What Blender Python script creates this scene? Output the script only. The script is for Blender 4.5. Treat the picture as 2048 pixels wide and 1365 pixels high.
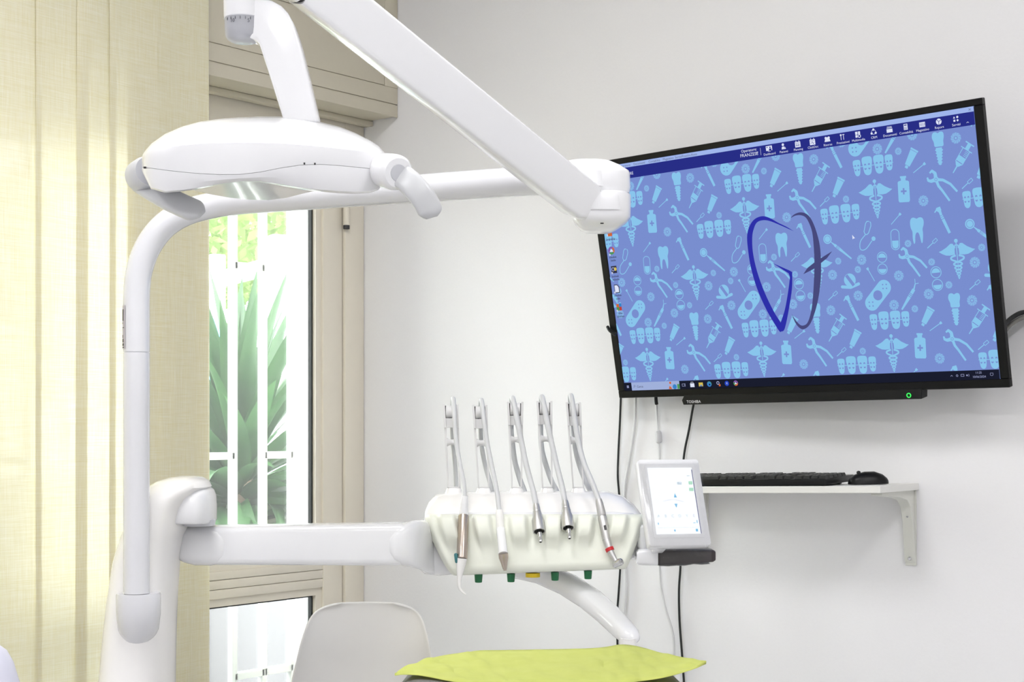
import bpy, bmesh, math, random
from mathutils import Vector, Matrix
from mathutils.geometry import tessellate_polygon

for o in list(bpy.data.objects):
    bpy.data.objects.remove(o, do_unlink=True)
SC = bpy.context.scene
COL = SC.collection
random.seed(7)

# ------------------------------------------------------------------ camera
FPX, CX, HZ = 3000.0, 1024.0, 848.0            # focal length and horizon in 2048x1365 pixels
PHI = math.radians(39.35)
CAM = Vector((3.02, -3.0, 1.20))
RGT = Vector((math.cos(PHI), math.sin(PHI), 0))
FWD = Vector((-math.sin(PHI), math.cos(PHI), 0))
UPV = Vector((0, 0, 1))
cd = bpy.data.cameras.new('camera'); cam = bpy.data.objects.new('camera', cd); COL.objects.link(cam)
cam.location = CAM; cam.rotation_euler = (math.pi / 2, 0, PHI)
cd.sensor_width = 36; cd.lens = FPX / 2048 * 36; cd.shift_y = (HZ - 682.5) / 2048; cd.clip_start = 0.05; cd.clip_end = 200
SC.camera = cam

# ------------------------------------------------------------------ world, sun, daylight, exposure
EXPO = 0.42
SC.view_settings.view_transform = 'Standard'; SC.view_settings.look = 'None'
SC.view_settings.gamma = 1.0; SC.view_settings.use_curve_mapping = False; SC.view_settings.exposure = EXPO
W = bpy.data.worlds.new('sky'); SC.world = W; W.use_nodes = True
nt = W.node_tree; nt.nodes.clear()
wo = nt.nodes.new('ShaderNodeOutputWorld'); wb = nt.nodes.new('ShaderNodeBackground'); ws = nt.nodes.new('ShaderNodeTexSky')
ws.sky_type = 'HOSEK_WILKIE'; ws.turbidity = 5.0; ws.ground_albedo = 0.5
ws.sun_direction = Vector((0.5, 0.3, 0.85)).normalized()
wm = nt.nodes.new('ShaderNodeMix'); wm.data_type = 'RGBA'; wm.inputs[0].default_value = 0.72
wm.inputs[7].default_value = (1.0, 1.0, 1.0, 1)
nt.links.new(ws.outputs[0], wm.inputs[6]); nt.links.new(wm.outputs[2], wb.inputs[0])
wb.inputs[1].default_value = 13.0
nt.links.new(wb.outputs[0], wo.inputs[0])
sd = bpy.data.lights.new('sun_offscreen', 'SUN'); sd.energy = 10.0; sd.angle = 0.02; sd.color = (1, 0.96, 0.9)
so = bpy.data.objects.new('sun_offscreen', sd); COL.objects.link(so)
so.rotation_euler = Vector((-0.55, -0.35, -0.85)).to_track_quat('-Z', 'Y').to_euler()
PANEL_W = 11.5        # watts per ceiling LED panel
def area(name, loc, size, power, direction, color=(1, 1, 1)):
    a = bpy.data.lights.new(name, 'AREA'); a.shape = 'RECTANGLE'; a.size, a.size_y = size; a.energy = power; a.color = color
    o = bpy.data.objects.new(name, a); COL.objects.link(o); o.location = loc
    o.rotation_euler = Vector(direction).to_track_quat('-Z', 'Y').to_euler()
    return o

# ------------------------------------------------------------------ helpers
def P(px, py, z):
    return CAM + RGT * ((px - CX) / FPX * z) + FWD * z + UPV * ((HZ - py) / FPX * z)
def ray(px, py): return RGT * ((px - CX) / FPX) + FWD + UPV * ((HZ - py) / FPX)
def onX(px, py, X): d = ray(px, py); return CAM + d * ((X - CAM.x) / d.x)
def onY(px, py, Y): d = ray(px, py); return CAM + d * ((Y - CAM.y) / d.y)
def lin(*c):
    return tuple(((v / 255) / 12.92 if v / 255 <= 0.04045 else ((v / 255 + 0.055) / 1.055) ** 2.4) for v in c) + (1,)

MATS = {}
def mat(name, col, rough=0.4, metal=0.0, bump=0.0, scale=60, var=0.03, coat=0.0, spec=0.5, trans=0.0, alpha=1.0, sss=0.0):
    m = bpy.data.materials.new(name); m.use_nodes = True; n = m.node_tree; b = n.nodes['Principled BSDF']
    tc = n.nodes.new('ShaderNodeTexCoord'); ns = n.nodes.new('ShaderNodeTexNoise'); ns.inputs['Scale'].default_value = scale
    ns.inputs['Detail'].default_value = 4
    n.links.new(tc.outputs['Object'], ns.inputs['Vector'])
    mx = n.nodes.new('ShaderNodeMix'); mx.data_type = 'RGBA'
    c = lin(*col)
    mx.inputs[6].default_value = tuple(max(0, v * (1 - var)) for v in c[:3]) + (1,)
    mx.inputs[7].default_value = tuple(min(1, v * (1 + var)) for v in c[:3]) + (1,)
    n.links.new(ns.outputs['Fac'], mx.inputs[0]); n.links.new(mx.outputs[2], b.inputs['Base Color'])
    b.inputs['Roughness'].default_value = rough; b.inputs['Metallic'].default_value = metal
    b.inputs['Specular IOR Level'].default_value = spec
    b.inputs['Coat Weight'].default_value = coat; b.inputs['Coat Roughness'].default_value = 0.08
    b.inputs['Transmission Weight'].default_value = trans; b.inputs['Alpha'].default_value = alpha
    if sss: b.inputs['Subsurface Weight'].default_value = sss; b.inputs['Subsurface Radius'].default_value = (0.01, 0.01, 0.008)
    if bump:
        bp = n.nodes.new('ShaderNodeBump'); bp.inputs['Strength'].default_value = bump; bp.inputs['Distance'].default_value = 0.002
        n.links.new(ns.outputs['Fac'], bp.inputs['Height']); n.links.new(bp.outputs['Normal'], b.inputs['Normal'])
    MATS[name] = m; return m
def emit(name, col, strength=1.0):
    m = bpy.data.materials.new(name); m.use_nodes = True; n = m.node_tree; n.nodes.clear()
    o = n.nodes.new('ShaderNodeOutputMaterial'); e = n.nodes.new('ShaderNodeEmission')
    e.inputs[0].default_value = lin(*col); e.inputs[1].default_value = strength / (2 ** EXPO)
    n.links.new(e.outputs[0], o.inputs[0]); MATS[name] = m; return m
def film(name, transp=0.9, rough=0.08, haze=0.0, tint=(1, 1, 1, 1), bump=0.0):
    m = bpy.data.materials.new(name); m.use_nodes = True; n = m.node_tree; n.nodes.clear()
    o = n.nodes.new('ShaderNodeOutputMaterial'); t = n.nodes.new('ShaderNodeBsdfTransparent'); g = n.nodes.new('ShaderNodeBsdfGlossy')
    t.inputs[0].default_value = tint; g.inputs['Roughness'].default_value = rough
    fr = n.nodes.new('ShaderNodeFresnel'); fr.inputs[0].default_value = 1.45
    mul = n.nodes.new('ShaderNodeMath'); mul.operation = 'MULTIPLY_ADD'; mul.inputs[1].default_value = 1.0; mul.inputs[2].default_value = 1 - transp
    mul.use_clamp = True
    n.links.new(fr.outputs[0], mul.inputs[0])
    mx = n.nodes.new('ShaderNodeMixShader'); n.links.new(mul.outputs[0], mx.inputs[0])
    n.links.new(t.outputs[0], mx.inputs[1]); n.links.new(g.outputs[0], mx.inputs[2]); last = mx
    if bump:
        ns = n.nodes.new('ShaderNodeTexNoise'); ns.inputs['Scale'].default_value = 45; bp = n.nodes.new('ShaderNodeBump')
        bp.inputs['Strength'].default_value = bump; bp.inputs['Distance'].default_value = 0.01
        n.links.new(ns.outputs['Fac'], bp.inputs['Height']); n.links.new(bp.outputs[0], g.inputs['Normal']); n.links.new(bp.outputs[0], fr.inputs['Normal'])
    if haze:  # white translucent veil mixed in to imitate bloom
        d = n.nodes.new('ShaderNodeBsdfTranslucent'); d.inputs[0].default_value = (1, 1, 1, 1)
        m2 = n.nodes.new('ShaderNodeMixShader'); m2.inputs[0].default_value = haze
        n.links.new(mx.outputs[0], m2.inputs[1]); n.links.new(d.outputs[0], m2.inputs[2]); last = m2
    n.links.new(last.outputs[0], o.inputs[0]); MATS[name] = m; return m

WHITE = mat('white_plastic', (241, 241, 243), 0.22, coat=0.5, var=0.01)
WHITE2 = mat('warm_white_plastic', (246, 244, 242), 0.25, coat=0.4, var=0.01)
TUBE = mat('white_lacquered_tube', (224, 224, 228), 0.18, coat=0.6, var=0.01)
GREYP = mat('pale_grey_plastic', (205, 206, 211), 0.3, var=0.02)
HANDLE = mat('translucent_grey_handle', (202, 203, 205), 0.3, var=0.03, scale=25)
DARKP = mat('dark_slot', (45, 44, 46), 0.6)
WALL = mat('white_wall_paint', (234, 233, 234), 0.75, bump=0.12, scale=140, var=0.012, spec=0.25)
CEIL = mat('ceiling_paint', (240, 240, 238), 0.85, var=0.01, spec=0.2)
BEIGE = mat('beige_door_lacquer', (228, 221, 206), 0.4, var=0.015)
BOXC = mat('taupe_box_lacquer', (206, 199, 180), 0.45, var=0.02)
BLACK = mat('black_plastic', (20, 20, 20), 0.35, spec=0.25, var=0.05)
GLOSSBLACK = mat('gloss_black_bezel', (12, 12, 12), 0.32, coat=0.0, spec=0.2, var=0.02)
RUBBER = mat('black_rubber', (24, 26, 26), 0.6)
METAL = mat('brushed_steel', (205, 204, 203), 0.42, 1.0, var=0.05, scale=200)
METALW = mat('warm_steel', (190, 178, 168), 0.3, 1.0, var=0.05, scale=200)
CHROME = mat('polished_steel', (205, 205, 205), 0.12, 1.0)
HOSE = mat('grey_silicone_hose', (205, 206, 207), 0.45, var=0.02)
MAT_ = mat('cream_silicone_mat', (238, 240, 228), 0.5, var=0.012)
GREEN = mat('green_cap', (24, 104, 62), 0.45)
YELLOW = mat('yellow_label', (240, 208, 40), 0.5)
RED = mat('red_ring', (200, 36, 44), 0.35)
TEAL = mat('teal_button', (58, 120, 124), 0.4)
SHELFW = mat('white_shelf_board', (232, 231, 226), 0.45, var=0.01)
BRACK = mat('offwhite_bracket', (216, 216, 208), 0.4, var=0.02)
BARS = mat('white_painted_steel', (240, 243, 242), 0.4, var=0.01)
CUSH = mat('grey_upholstery', (120, 118, 118), 0.6, bump=0.2, var=0.05)
WIRE_W = mat('white_cable', (215, 215, 215), 0.5)
FLOORM = mat('pale_floor_tile', (222, 222, 224), 0.35, var=0.04, scale=8)
GLASS = film('window_glass', 0.985, 0.01, haze=0.012, tint=(0.97, 1.0, 0.985, 1))  # panes carry a faint painted-in haze for the bloom outside
CLEAR = film('clear_plastic_film', 0.985, 0.07, bump=0.25)
DIAL = mat('frosted_dial', (205, 206, 212), 0.25, var=0.02, trans=0.35)
CHAIRW = mat('white_shell_plastic', (226, 224, 221), 0.4, var=0.008)
WOOD = mat('beech_wood', (200, 165, 120), 0.5, var=0.12, scale=20)

def curtain_mat():
    m = bpy.data.materials.new('linen_curtain'); m.use_nodes = True; n = m.node_tree; n.nodes.clear()
    o = n.nodes.new('ShaderNodeOutputMaterial'); tc = n.nodes.new('ShaderNodeTexCoord')
    cols = []
    for sc in ((1500, 1500, 14), (16, 16, 1500)):
        mp = n.nodes.new('ShaderNodeMapping'); mp.inputs['Scale'].default_value = sc
        ns = n.nodes.new('ShaderNodeTexNoise'); ns.inputs['Scale'].default_value = 1.0; ns.inputs['Detail'].default_value = 3
        n.links.new(tc.outputs['Object'], mp.inputs[0]); n.links.new(mp.outputs[0], ns.inputs['Vector']); cols.append(ns)
    ad = n.nodes.new('ShaderNodeMath'); ad.operation = 'ADD'; n.links.new(cols[0].outputs['Fac'], ad.inputs[0]); n.links.new(cols[1].outputs['Fac'], ad.inputs[1])
    rp = n.nodes.new('ShaderNodeMapRange'); rp.inputs[1].default_value = 0.75; rp.inputs[2].default_value = 1.25
    n.links.new(ad.outputs[0], rp.inputs[0])
    mx = n.nodes.new('ShaderNodeMix'); mx.data_type = 'RGBA'
    mx.inputs[6].default_value = lin(233, 225, 186); mx.inputs[7].default_value = lin(247, 244, 226)
    n.links.new(rp.outputs[0], mx.inputs[0])
    d = n.nodes.new('ShaderNodeBsdfDiffuse'); t = n.nodes.new('ShaderNodeBsdfTranslucent')
    n.links.new(mx.outputs[2], d.inputs[0]); n.links.new(mx.outputs[2], t.inputs[0])
    ms = n.nodes.new('ShaderNodeMixShader'); ms.inputs[0].default_value = 0.30
    n.links.new(d.outputs[0], ms.inputs[1]); n.links.new(t.outputs[0], ms.inputs[2])
    tr = n.nodes.new('ShaderNodeBsdfTransparent'); m2 = n.nodes.new('ShaderNodeMixShader'); m2.inputs[0].default_value = 0.008
    n.links.new(ms.outputs[0], m2.inputs[1]); n.links.new(tr.outputs[0], m2.inputs[2]); n.links.new(m2.outputs[0], o.inputs[0])
    return m
CURT = curtain_mat()
def thin_mat(name, col, col2, tfac, scale=12, rough=0.5):
    m = bpy.data.materials.new(name); m.use_nodes = True; n = m.node_tree; n.nodes.clear()
    o = n.nodes.new('ShaderNodeOutputMaterial'); tc = n.nodes.new('ShaderNodeTexCoord'); ns = n.nodes.new('ShaderNodeTexNoise'); ns.inputs['Scale'].default_value = scale
    n.links.new(tc.outputs['Object'], ns.inputs['Vector'])
    mx = n.nodes.new('ShaderNodeMix'); mx.data_type = 'RGBA'; mx.inputs[6].default_value = lin(*col); mx.inputs[7].default_value = lin(*col2)
    n.links.new(ns.outputs['Fac'], mx.inputs[0])
    b = n.nodes.new('ShaderNodeBsdfPrincipled'); b.inputs['Roughness'].default_value = rough; t = n.nodes.new('ShaderNodeBsdfTranslucent')
    n.links.new(mx.outputs[2], b.inputs['Base Color']); n.links.new(mx.outputs[2], t.inputs[0])
    ms = n.nodes.new('ShaderNodeMixShader'); ms.inputs[0].default_value = tfac
    n.links.new(b.outputs[0], ms.inputs[1]); n.links.new(t.outputs[0], ms.inputs[2]); n.links.new(ms.outputs[0], o.inputs[0])
    return m
BIB = thin_mat('lime_paper_bib', (222, 229, 122), (232, 238, 140), 0.3, 30, 0.7)
LEAF = thin_mat('yucca_leaf', (26, 58, 32), (56, 90, 48), 0.3, 9, 0.4)
TLEAF = thin_mat('tree_leaf', (76, 104, 50), (130, 152, 84), 0.4, 3, 0.6)

# --- object makers -------------------------------------------------
BASE = {}
def tag(o, label=None, cat=None, group=None, kind=None):
    if label: o['label'] = label
    if cat: o['category'] = cat
    if group: o['group'] = group
    if kind: o['kind'] = kind
    return o
def thing(name, base, label, cat, group=None, kind=None):
    e = bpy.data.objects.new(name, None); COL.objects.link(e); e.location = base; e.empty_display_size = 0.05
    BASE[e] = Vector(base); return tag(e, label, cat, group, kind)
def obj(name, bm, m, parent=None, base=None, smooth=True, angle=38):
    """bm is in world coordinates; stored relative to its thing's base."""
    b = BASE[parent] if parent else Vector(base or (0, 0, 0))
    bmesh.ops.translate(bm, verts=bm.verts, vec=-b)
    bmesh.ops.recalc_face_normals(bm, faces=bm.faces)
    me = bpy.data.meshes.new(name); bm.to_mesh(me); bm.free()
    if smooth and len(me.polygons):
        me.polygons.foreach_set('use_smooth', [True] * len(me.polygons)); me.set_sharp_from_angle(angle=math.radians(angle))
    me.materials.append(m)
    o = bpy.data.objects.new(name, me); COL.objects.link(o)
    if parent: o.parent = parent
    else: o.location = b
    BASE[o] = b
    return o
def tr(bm, M): bmesh.ops.transform(bm, matrix=M, verts=bm.verts); return bm
def box(c, s, bev=0.0, seg=2, M=None):
    bm = bmesh.new(); bmesh.ops.create_cube(bm, size=1.0)
    bmesh.ops.scale(bm, vec=Vector(s), verts=bm.verts)
    if bev: bmesh.ops.bevel(bm, geom=list(bm.edges), offset=bev, segments=seg, affect='EDGES', profile=0.5)
    bmesh.ops.translate(bm, verts=bm.verts, vec=Vector(c))
    if M is not None: tr(bm, M)
    return bm
def box2(a, b, bev=0.0, seg=2, M=None):
    a, b = Vector(a), Vector(b); return box((a + b) / 2, [abs(v) for v in (b - a)], bev, seg, M)
def loft(rings, cap=True, bm=None):
    bm = bm or bmesh.new(); rs = [[bm.verts.new(p) for p in r] for r in rings]; n = len(rs[0])
    for a, b in zip(rs, rs[1:]):
        for i in range(n):
            j = (i + 1) % n
            bm.faces.new((a[i], a[j], b[j], b[i]))
    if cap:
        bm.faces.new(rs[0][::-1]); bm.faces.new(rs[-1])
    return bm
def grid(rows, bm=None):
    bm = bm or bmesh.new(); rs = [[bm.verts.new(p) for p in r] for r in rows]
    for a, b in zip(rs, rs[1:]):
        for i in range(len(a) - 1): bm.faces.new((a[i], a[i + 1], b[i + 1], b[i]))
    return bm
def smoothpts(pts, k=6):
    pts = [Vector(p) for p in pts]; out = []
    q = [pts[0] * 2 - pts[1]] + pts + [pts[-1] * 2 - pts[-2]]
    for i in range(1, len(q) - 2):
        a, b, c, d = q[i - 1:i + 3]
        for s in range(k):
            t = s / k
            out.append(0.5 * ((2 * b) + (c - a) * t + (2 * a - 5 * b + 4 * c - d) * t * t + (3 * b - a - 3 * c + d) * t ** 3))
    out.append(pts[-1]); return out
def tube(pts, rad, seg=12, k=6, cap=True, bm=None, sm=True):
    n0 = len(pts); pp = smoothpts(pts, k) if sm and n0 > 2 else [Vector(p) for p in pts]
    def R(i):
        if not isinstance(rad, (list, tuple)): return rad
        t = i / (len(pp) - 1) * (n0 - 1); a = min(int(t), n0 - 2); return rad[a] + (rad[a + 1] - rad[a]) * (t - a)
    t0 = (pp[1] - pp[0]).normalized(); nrm = t0.orthogonal().normalized(); rings = []
    for i, p in enumerate(pp):
        t = (pp[min(i + 1, len(pp) - 1)] - pp[max(i - 1, 0)]).normalized()
        nrm = (nrm - t * nrm.dot(t)).normalized(); bn = t.cross(nrm)
        rings.append([p + (nrm * math.cos(2 * math.pi * j / seg) + bn * math.sin(2 * math.pi * j / seg)) * R(i) for j in range(seg)])
    return loft(rings, cap, bm)
def lathe(p0, p1, prof, seg=20, bm=None):
    p0, p1 = Vector(p0), Vector(p1); t = (p1 - p0).normalized(); a = t.orthogonal().normalized(); b = t.cross(a)
    return loft([[p0 + (p1 - p0) * s + (a * math.cos(2 * math.pi * j / seg) + b * math.sin(2 * math.pi * j / seg)) * max(r, 1e-5) for j in range(seg)] for s, r in prof], True, bm)
def prism(poly, d0, d1, M, bev=0.0, seg=2):
    """poly in local x,y; extruded along local z from d0 to d1."""
    bm = bmesh.new(); a = [bm.verts.new((x, y, d0)) for x, y in poly]; b = [bm.verts.new((x, y, d1)) for x, y in poly]
    n = len(poly)
    for i in range(n): bm.faces.new((a[i], a[(i + 1) % n], b[(i + 1) % n], b[i]))
    bm.faces.new(a[::-1]); bm.faces.new(b)
    bmesh.ops.recalc_face_normals(bm, faces=bm.faces)
    if bev:
        es = [e for e in bm.edges if e.calc_face_angle(0) > 0.6]
        bmesh.ops.bevel(bm, geom=es, offset=bev, segments=seg, affect='EDGES', profile=0.5)
    return tr(bm, M)
def sgp(v, e): return math.copysign(abs(v) ** e, v)
def ringplan(pl, pr, py, z, hd, n=32, pw=2.5):
    c = P((pl + pr) / 2, py, z); w = (pr - pl) / 2 * z / FPX
    return [c + RGT * (w * sgp(math.cos(2 * math.pi * i / n), 2 / pw)) + FWD * (hd * sgp(math.sin(2 * math.pi * i / n), 2 / pw)) for i in range(n)]
def ringsect(px, pt, pb, z, hd, n=24, pw=4.0):
    c = P(px, (pt + pb) / 2, z); h = (pb - pt) / 2 * z / FPX
    return [c + UPV * (h * sgp(math.cos(2 * math.pi * i / n), 2 / pw)) + FWD * (hd * sgp(math.sin(2 * math.pi * i / n), 2 / pw)) for i in range(n)]
def frame(o, x, y, z):
    x, y, z = Vector(x).normalized(), Vector(y).normalized(), Vector(z).normalized()
    return Matrix(((x.x, y.x, z.x, o[0]), (x.y, y.y, z.y, o[1]), (x.z, y.z, z.z, o[2]), (0, 0, 0, 1)))
def floor_under(p): return Vector((p.x, p.y, 0))

# ------------------------------------------------------------------ room shell
RX, RY, RH = 4.7, -4.9, 2.85
def struct(name, bm, m, parent=None, smooth=False):
    o = obj(name, bm, m, parent, smooth=smooth)
    if not parent: o['kind'] = 'structure'
    return o
def joinbm(*bms):
    out = bmesh.new()
    for b in bms:
        me = bpy.data.meshes.new('t'); b.to_mesh(me); b.free(); out.from_mesh(me); bpy.data.meshes.remove(me)
    return out
struct('floor', box2((0, RY, -0.12), (RX, 0, 0)), FLOORM)
struct('ceiling', box2((-0.27, RY - 0.2, RH), (RX + 0.2, 0.2, RH + 0.15)), CEIL)
struct('wall_back', box2((-0.27, 0, -0.12), (RX + 0.2, 0.2, RH)), WALL)
struct('wall_right', box2((RX, RY - 0.2, -0.12), (RX + 0.2, 0, RH)), WALL)
DW, DH = -1.98, 2.044
struct('wall_left', joinbm(box2((-0.27, RY, -0.12), (0, DW, RH)), box2((-0.27, DW, DH), (0, 0, RH)), box2((-0.27, DW, -0.12), (0, 0, 0.0))), WALL)
struct('wall_front', box2((-0.27, RY - 0.2, -0.12), (RX, RY, RH)), WALL)
struct('baseboard_back', box2((0.0, -0.012, 0), (RX, 0, 0.08)), SHELFW)
struct('baseboard_right', box2((RX - 0.012, RY, 0), (RX, -0.012, 0.08)), SHELFW)

# ceiling LED panels (real lamps, above the frame)
LED = emit('led_diffuser', (255, 255, 255), 6.0)
for i, (x, y) in enumerate([(1.4, -1.7), (3.2, -1.7), (1.4, -3.6), (3.2, -3.6)]):
    t = thing('ceiling_light', (x, y, RH), ('square white LED ceiling panel above the yellow linen curtain', 'square white LED ceiling panel above the television wall', 'square white LED ceiling panel over the operator stool corner', 'square white LED ceiling panel over the open middle of the room')[i], 'ceiling light', 'ceiling LED panels')
    obj('frame', joinbm(box2((x - .31, y - .31, RH - .03), (x + .31, y - .29, RH)), box2((x - .31, y + .29, RH - .03), (x + .31, y + .31, RH)),
                        box2((x - .31, y - .29, RH - .03), (x - .29, y + .29, RH)), box2((x + .29, y - .29, RH - .03), (x + .31, y + .29, RH))), WHITE, t, smooth=False)
    obj('diffuser', box2((x - .29, y - .29, RH - .02), (x + .29, y + .29, RH - .012)), LED, t, smooth=False)
    area('ceiling_panel_light_offscreen', (x, y, RH - .035), (.56, .56), PANEL_W, (0, 0, -1), (0.99, 0.985, 1.0))

# ------------------------------------------------------------------ French door (door_1)
d1 = thing('door_1', (0, -0.68, 0), None, None, kind='structure')
def dbx(name, y0, y1, z0, z1, x0=-0.035, x1=0.02, m=BEIGE, bev=0.002, par=d1):
    return obj(name, box2((x0, y0, z0), (x1, y1, z1), bev), m, par, angle=30)
FJ = 0.075
dbx('frame_jamb', -FJ, -0.002, 0, DH, -0.045, 0.024)
dbx('frame_jamb', DW, DW + FJ, 0, DH, -0.045, 0.024)
dbx('frame_head', DW + FJ, -FJ, 1.965, DH, -0.045, 0.024)
for (ya, yb) in ((-0.690, -0.079), (-1.296, -0.694), (-1.902, -1.300)):        # three leaves; the last, unseen, added to let in more daylight
    ST = 0.072
    dbx('sash_stile', yb - ST, yb, 0.012, 1.962, -.035, .016); dbx('sash_stile', ya, ya + ST, 0.012, 1.962, -.035, .016)
    for z0, z1 in ((0.012, 0.10), (0.752, 0.822), (1.87, 1.962)):
        if z0 < .7 or z0 > 1:
            dbx('sash_rail', ya + ST, yb - ST, z0, z1, -0.035, 0.014)
        else:                                     # middle rail: three boards with open grooves on a core
            dbx('sash_rail', ya + ST, yb - ST, z0, z1, -0.035, 0.008, bev=0)
            for za, zb_ in ((z0, .7751), (.7769, .7991), (.8009, z1)):
                dbx('rail_board', ya + ST, yb - ST, za, zb_, 0.0075, 0.014, bev=.0006)
    for z0, z1 in ((0.10, 0.752), (0.822, 1.87)):
        gy0, gy1 = ya + ST, yb - ST
        # glazing beads (stepped inner edge) and rubber gasket
        for nm, m, w, xa, xb in (('glazing_bead', BEIGE, 0.021, -0.02, 0.008), ('gasket', RUBBER, 0.026, -0.018, -0.004)):
            o0 = 0.0 if nm == 'glazing_bead' else 0.0
            obj(nm, joinbm(box2((xa, gy0, z0), (xb, gy0 + w, z1)), box2((xa, gy1 - w, z0), (xb, gy1, z1)),
                           box2((xa, gy0 + w, z0), (xb, gy1 - w, z0 + w)), box2((xa, gy0 + w, z1 - w), (xb, gy1 - w, z1))), m, d1, smooth=False)
        obj('glass_pane', box2((-0.013, gy0 + .01, z0 + .01), (-0.009, gy1 - .01, z1 - .01)), GLASS, d1, smooth=False)
for zz in (0.25, 1.795):
    h = obj('hinge', lathe((0.03, -0.077, zz - .045), (0.03, -0.077, zz + .045), [(0, .008), (0.02, .009), (.98, .009), (1, .008)]), BEIGE, d1)
    obj('hinge_pin', lathe((0.03, -0.077, zz - .055), (0.03, -0.077, zz - .045), [(0, .009), (1, .009)]), DARKP, h)
dbx('rubber_seal', -0.0800, -0.0745, 0.02, 1.96, -0.03, -0.004, RUBBER, 0)

# roller shutter box over the door
BXD = 0.154
tb = thing('roller_shutter_box', (0.08, -0.72, DH), 'taupe roller shutter box above the glazed door, panelled front', 'shutter box')
obj('box_body', box2((0.001, -2.05, DH + .002), (BXD - .004, -0.001, 2.46), 0.01, 3), BOXC, tb)
def boxfront(name, y0, y1, z0, z1, x=BXD, m=BOXC):
    return obj(name, box2((BXD - .006, y0, z0), (x, y1, z1), 0.0018), m, tb, angle=30)
boxfront('bottom_strip', -2.05, -0.001, DH + .0005, DH + .034)
boxfront('front_border', -2.05, -0.001, DH + .036, DH + .080)
boxfront('front_border', -0.052, -0.001, DH + .080, 2.46)
boxfront('front_border', -2.05, -2.0, DH + .080, 2.46)
boxfront('front_border', -2.0, -0.052, 2.275, 2.46)
boxfront('inspection_panel', -1.998, -0.0535, DH + .0815, 2.2735, BXD - .0006)
obj('soffit_bead', box2((0.03, -2.05, DH - .012), (0.06, -0.001, DH + .002), 0.003), BOXC, tb)

# ------------------------------------------------------------------ security grating outside
GX = -0.205
gr = thing('window_grating', (GX, -0.7, 0), 'white painted steel security grating outside the glazed door', 'grating')
barY = [-0.068 - .108 * i for i in range(18)]
for y in barY:
    obj('bar', box((GX, y, 1.02), (.02, .02, 2.03), .0015, 1), BARS, gr)
for i in range(17):
    ym = (barY[i] + barY[i + 1]) / 2
    zs = ((0.50, 1.111, 1.93) if i % 2 == 0 else (0.12, 0.86 if i > 1 else 0.20, 1.638))
    if i == 1: zs = (0.50, 1.638)
    if i == 2: zs = (0.30, 1.111, 1.93)
    for z in zs:
        obj('crossbar', box((GX, ym, z), (.02, .108, .02), .0015, 1), BARS, gr)

# ------------------------------------------------------------------ curtain
def curtain():
    base = Vector((0.2, -1.0, 0))
    t = thing('linen_curtain', base, 'pale yellow translucent linen curtain with flat pleats beside the glazed door', 'curtain')
    seq = [-0.702, -0.775, -0.709, -0.815, -0.745, -0.855, -0.785, -0.895, -0.825, -0.930, -0.865, -0.952, -0.905, -1.002, -0.984,
           -1.086, -1.056, -1.186, -1.170, -1.30, -1.27, -1.42, -1.39, -1.55, -1.52, -1.68, -1.65, -1.80, -1.78, -1.93, -1.91, -2.12]
    x = 0.20; path = []
    for i, y in enumerate(seq):
        x2 = 0.205 + 0.0016 * i * 1 if i < 13 else 0.226 + (0.005 if i % 2 else 0.0)
        if path:
            y0, xx = path[-1]; n = max(3, int(abs(y - y0) / 0.012))
            for s in range(1, n + 1):
                f = s / n; ff = f * f * (3 - 2 * f); path.append((y0 + (y - y0) * f, xx + (x2 - xx) * ff))
        else: path.append((y, x2))
    rows = []
    nz = 22
    for k in range(nz + 1):
        z = 0.015 + (2.74 - 0.015) * k / nz
        rows.append([Vector((xx + 0.0015 * math.sin(y * 37 + z * 1.3), y + 0.0016 * math.sin(z * 2.1 + y * 9), z)) for y, xx in path])
    obj('cloth', grid(rows), CURT, t, angle=80)
    obj('heading_tape', box2((0.197, -2.12, 2.70), (0.235, -0.70, 2.745)), CURT, t, smooth=False)
    tk = obj('curtain_track', box2((0.18, -2.2, 2.745), (0.25, -0.55, RH - 0.001), .004), WHITE, None, (0.21, -1.3, RH))
    tag(tk, 'white curtain track on the ceiling above the linen curtain', 'curtain track')
curtain()

# ------------------------------------------------------------------ dental unit column
ZC = 2.84
col = thing('dental_unit_column', floor_under(P(275, 1365, ZC)), 'glossy white moulded column of the dental unit carrying pole and arm', 'dental unit')
st = [(190, 350, 2085, .15), (196, 346, 1800, .14), (206, 342, 1450, .125), (209, 342, 1365, .12), (216, 344, 1280, .115), (224, 347, 1200, .11), (236, 353, 1120, .105),
      (249, 362, 1075, .10), (256, 370, 1056, .10), (262, 374, 1035, .099), (269, 381, 1014, .097), (277, 392, 997, .094), (288, 408, 984, .089), (300, 419, 974, .083), (318, 414, 963, .073), (342, 402, 955.5, .052), (362, 390, 953, .02)]
obj('column_body', loft([ringplan(a, b, y, ZC, h, 48, 2.6) for a, b, y, h in st]), WHITE2, col, angle=60)
# inner arch face and arm pivot under the overhang
obj('pivot_cover', loft([ringplan(a, b, y, ZC + .004, h, 32, 3.2) for a, b, y, h in ((350, 426, 1045, .066), (348, 428, 1041, .07), (348, 428, 1012, .07), (350, 426.5, 992, .069), (352, 423, 981, .062), (360, 414, 974, .05))]), WHITE, col, angle=50)
obj('pivot_collar', lathe(P(398, 1052, 2.83), P(398, 1040, 2.83), [(0, .030), (1, .031)], 28), GREYP, col)
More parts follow.
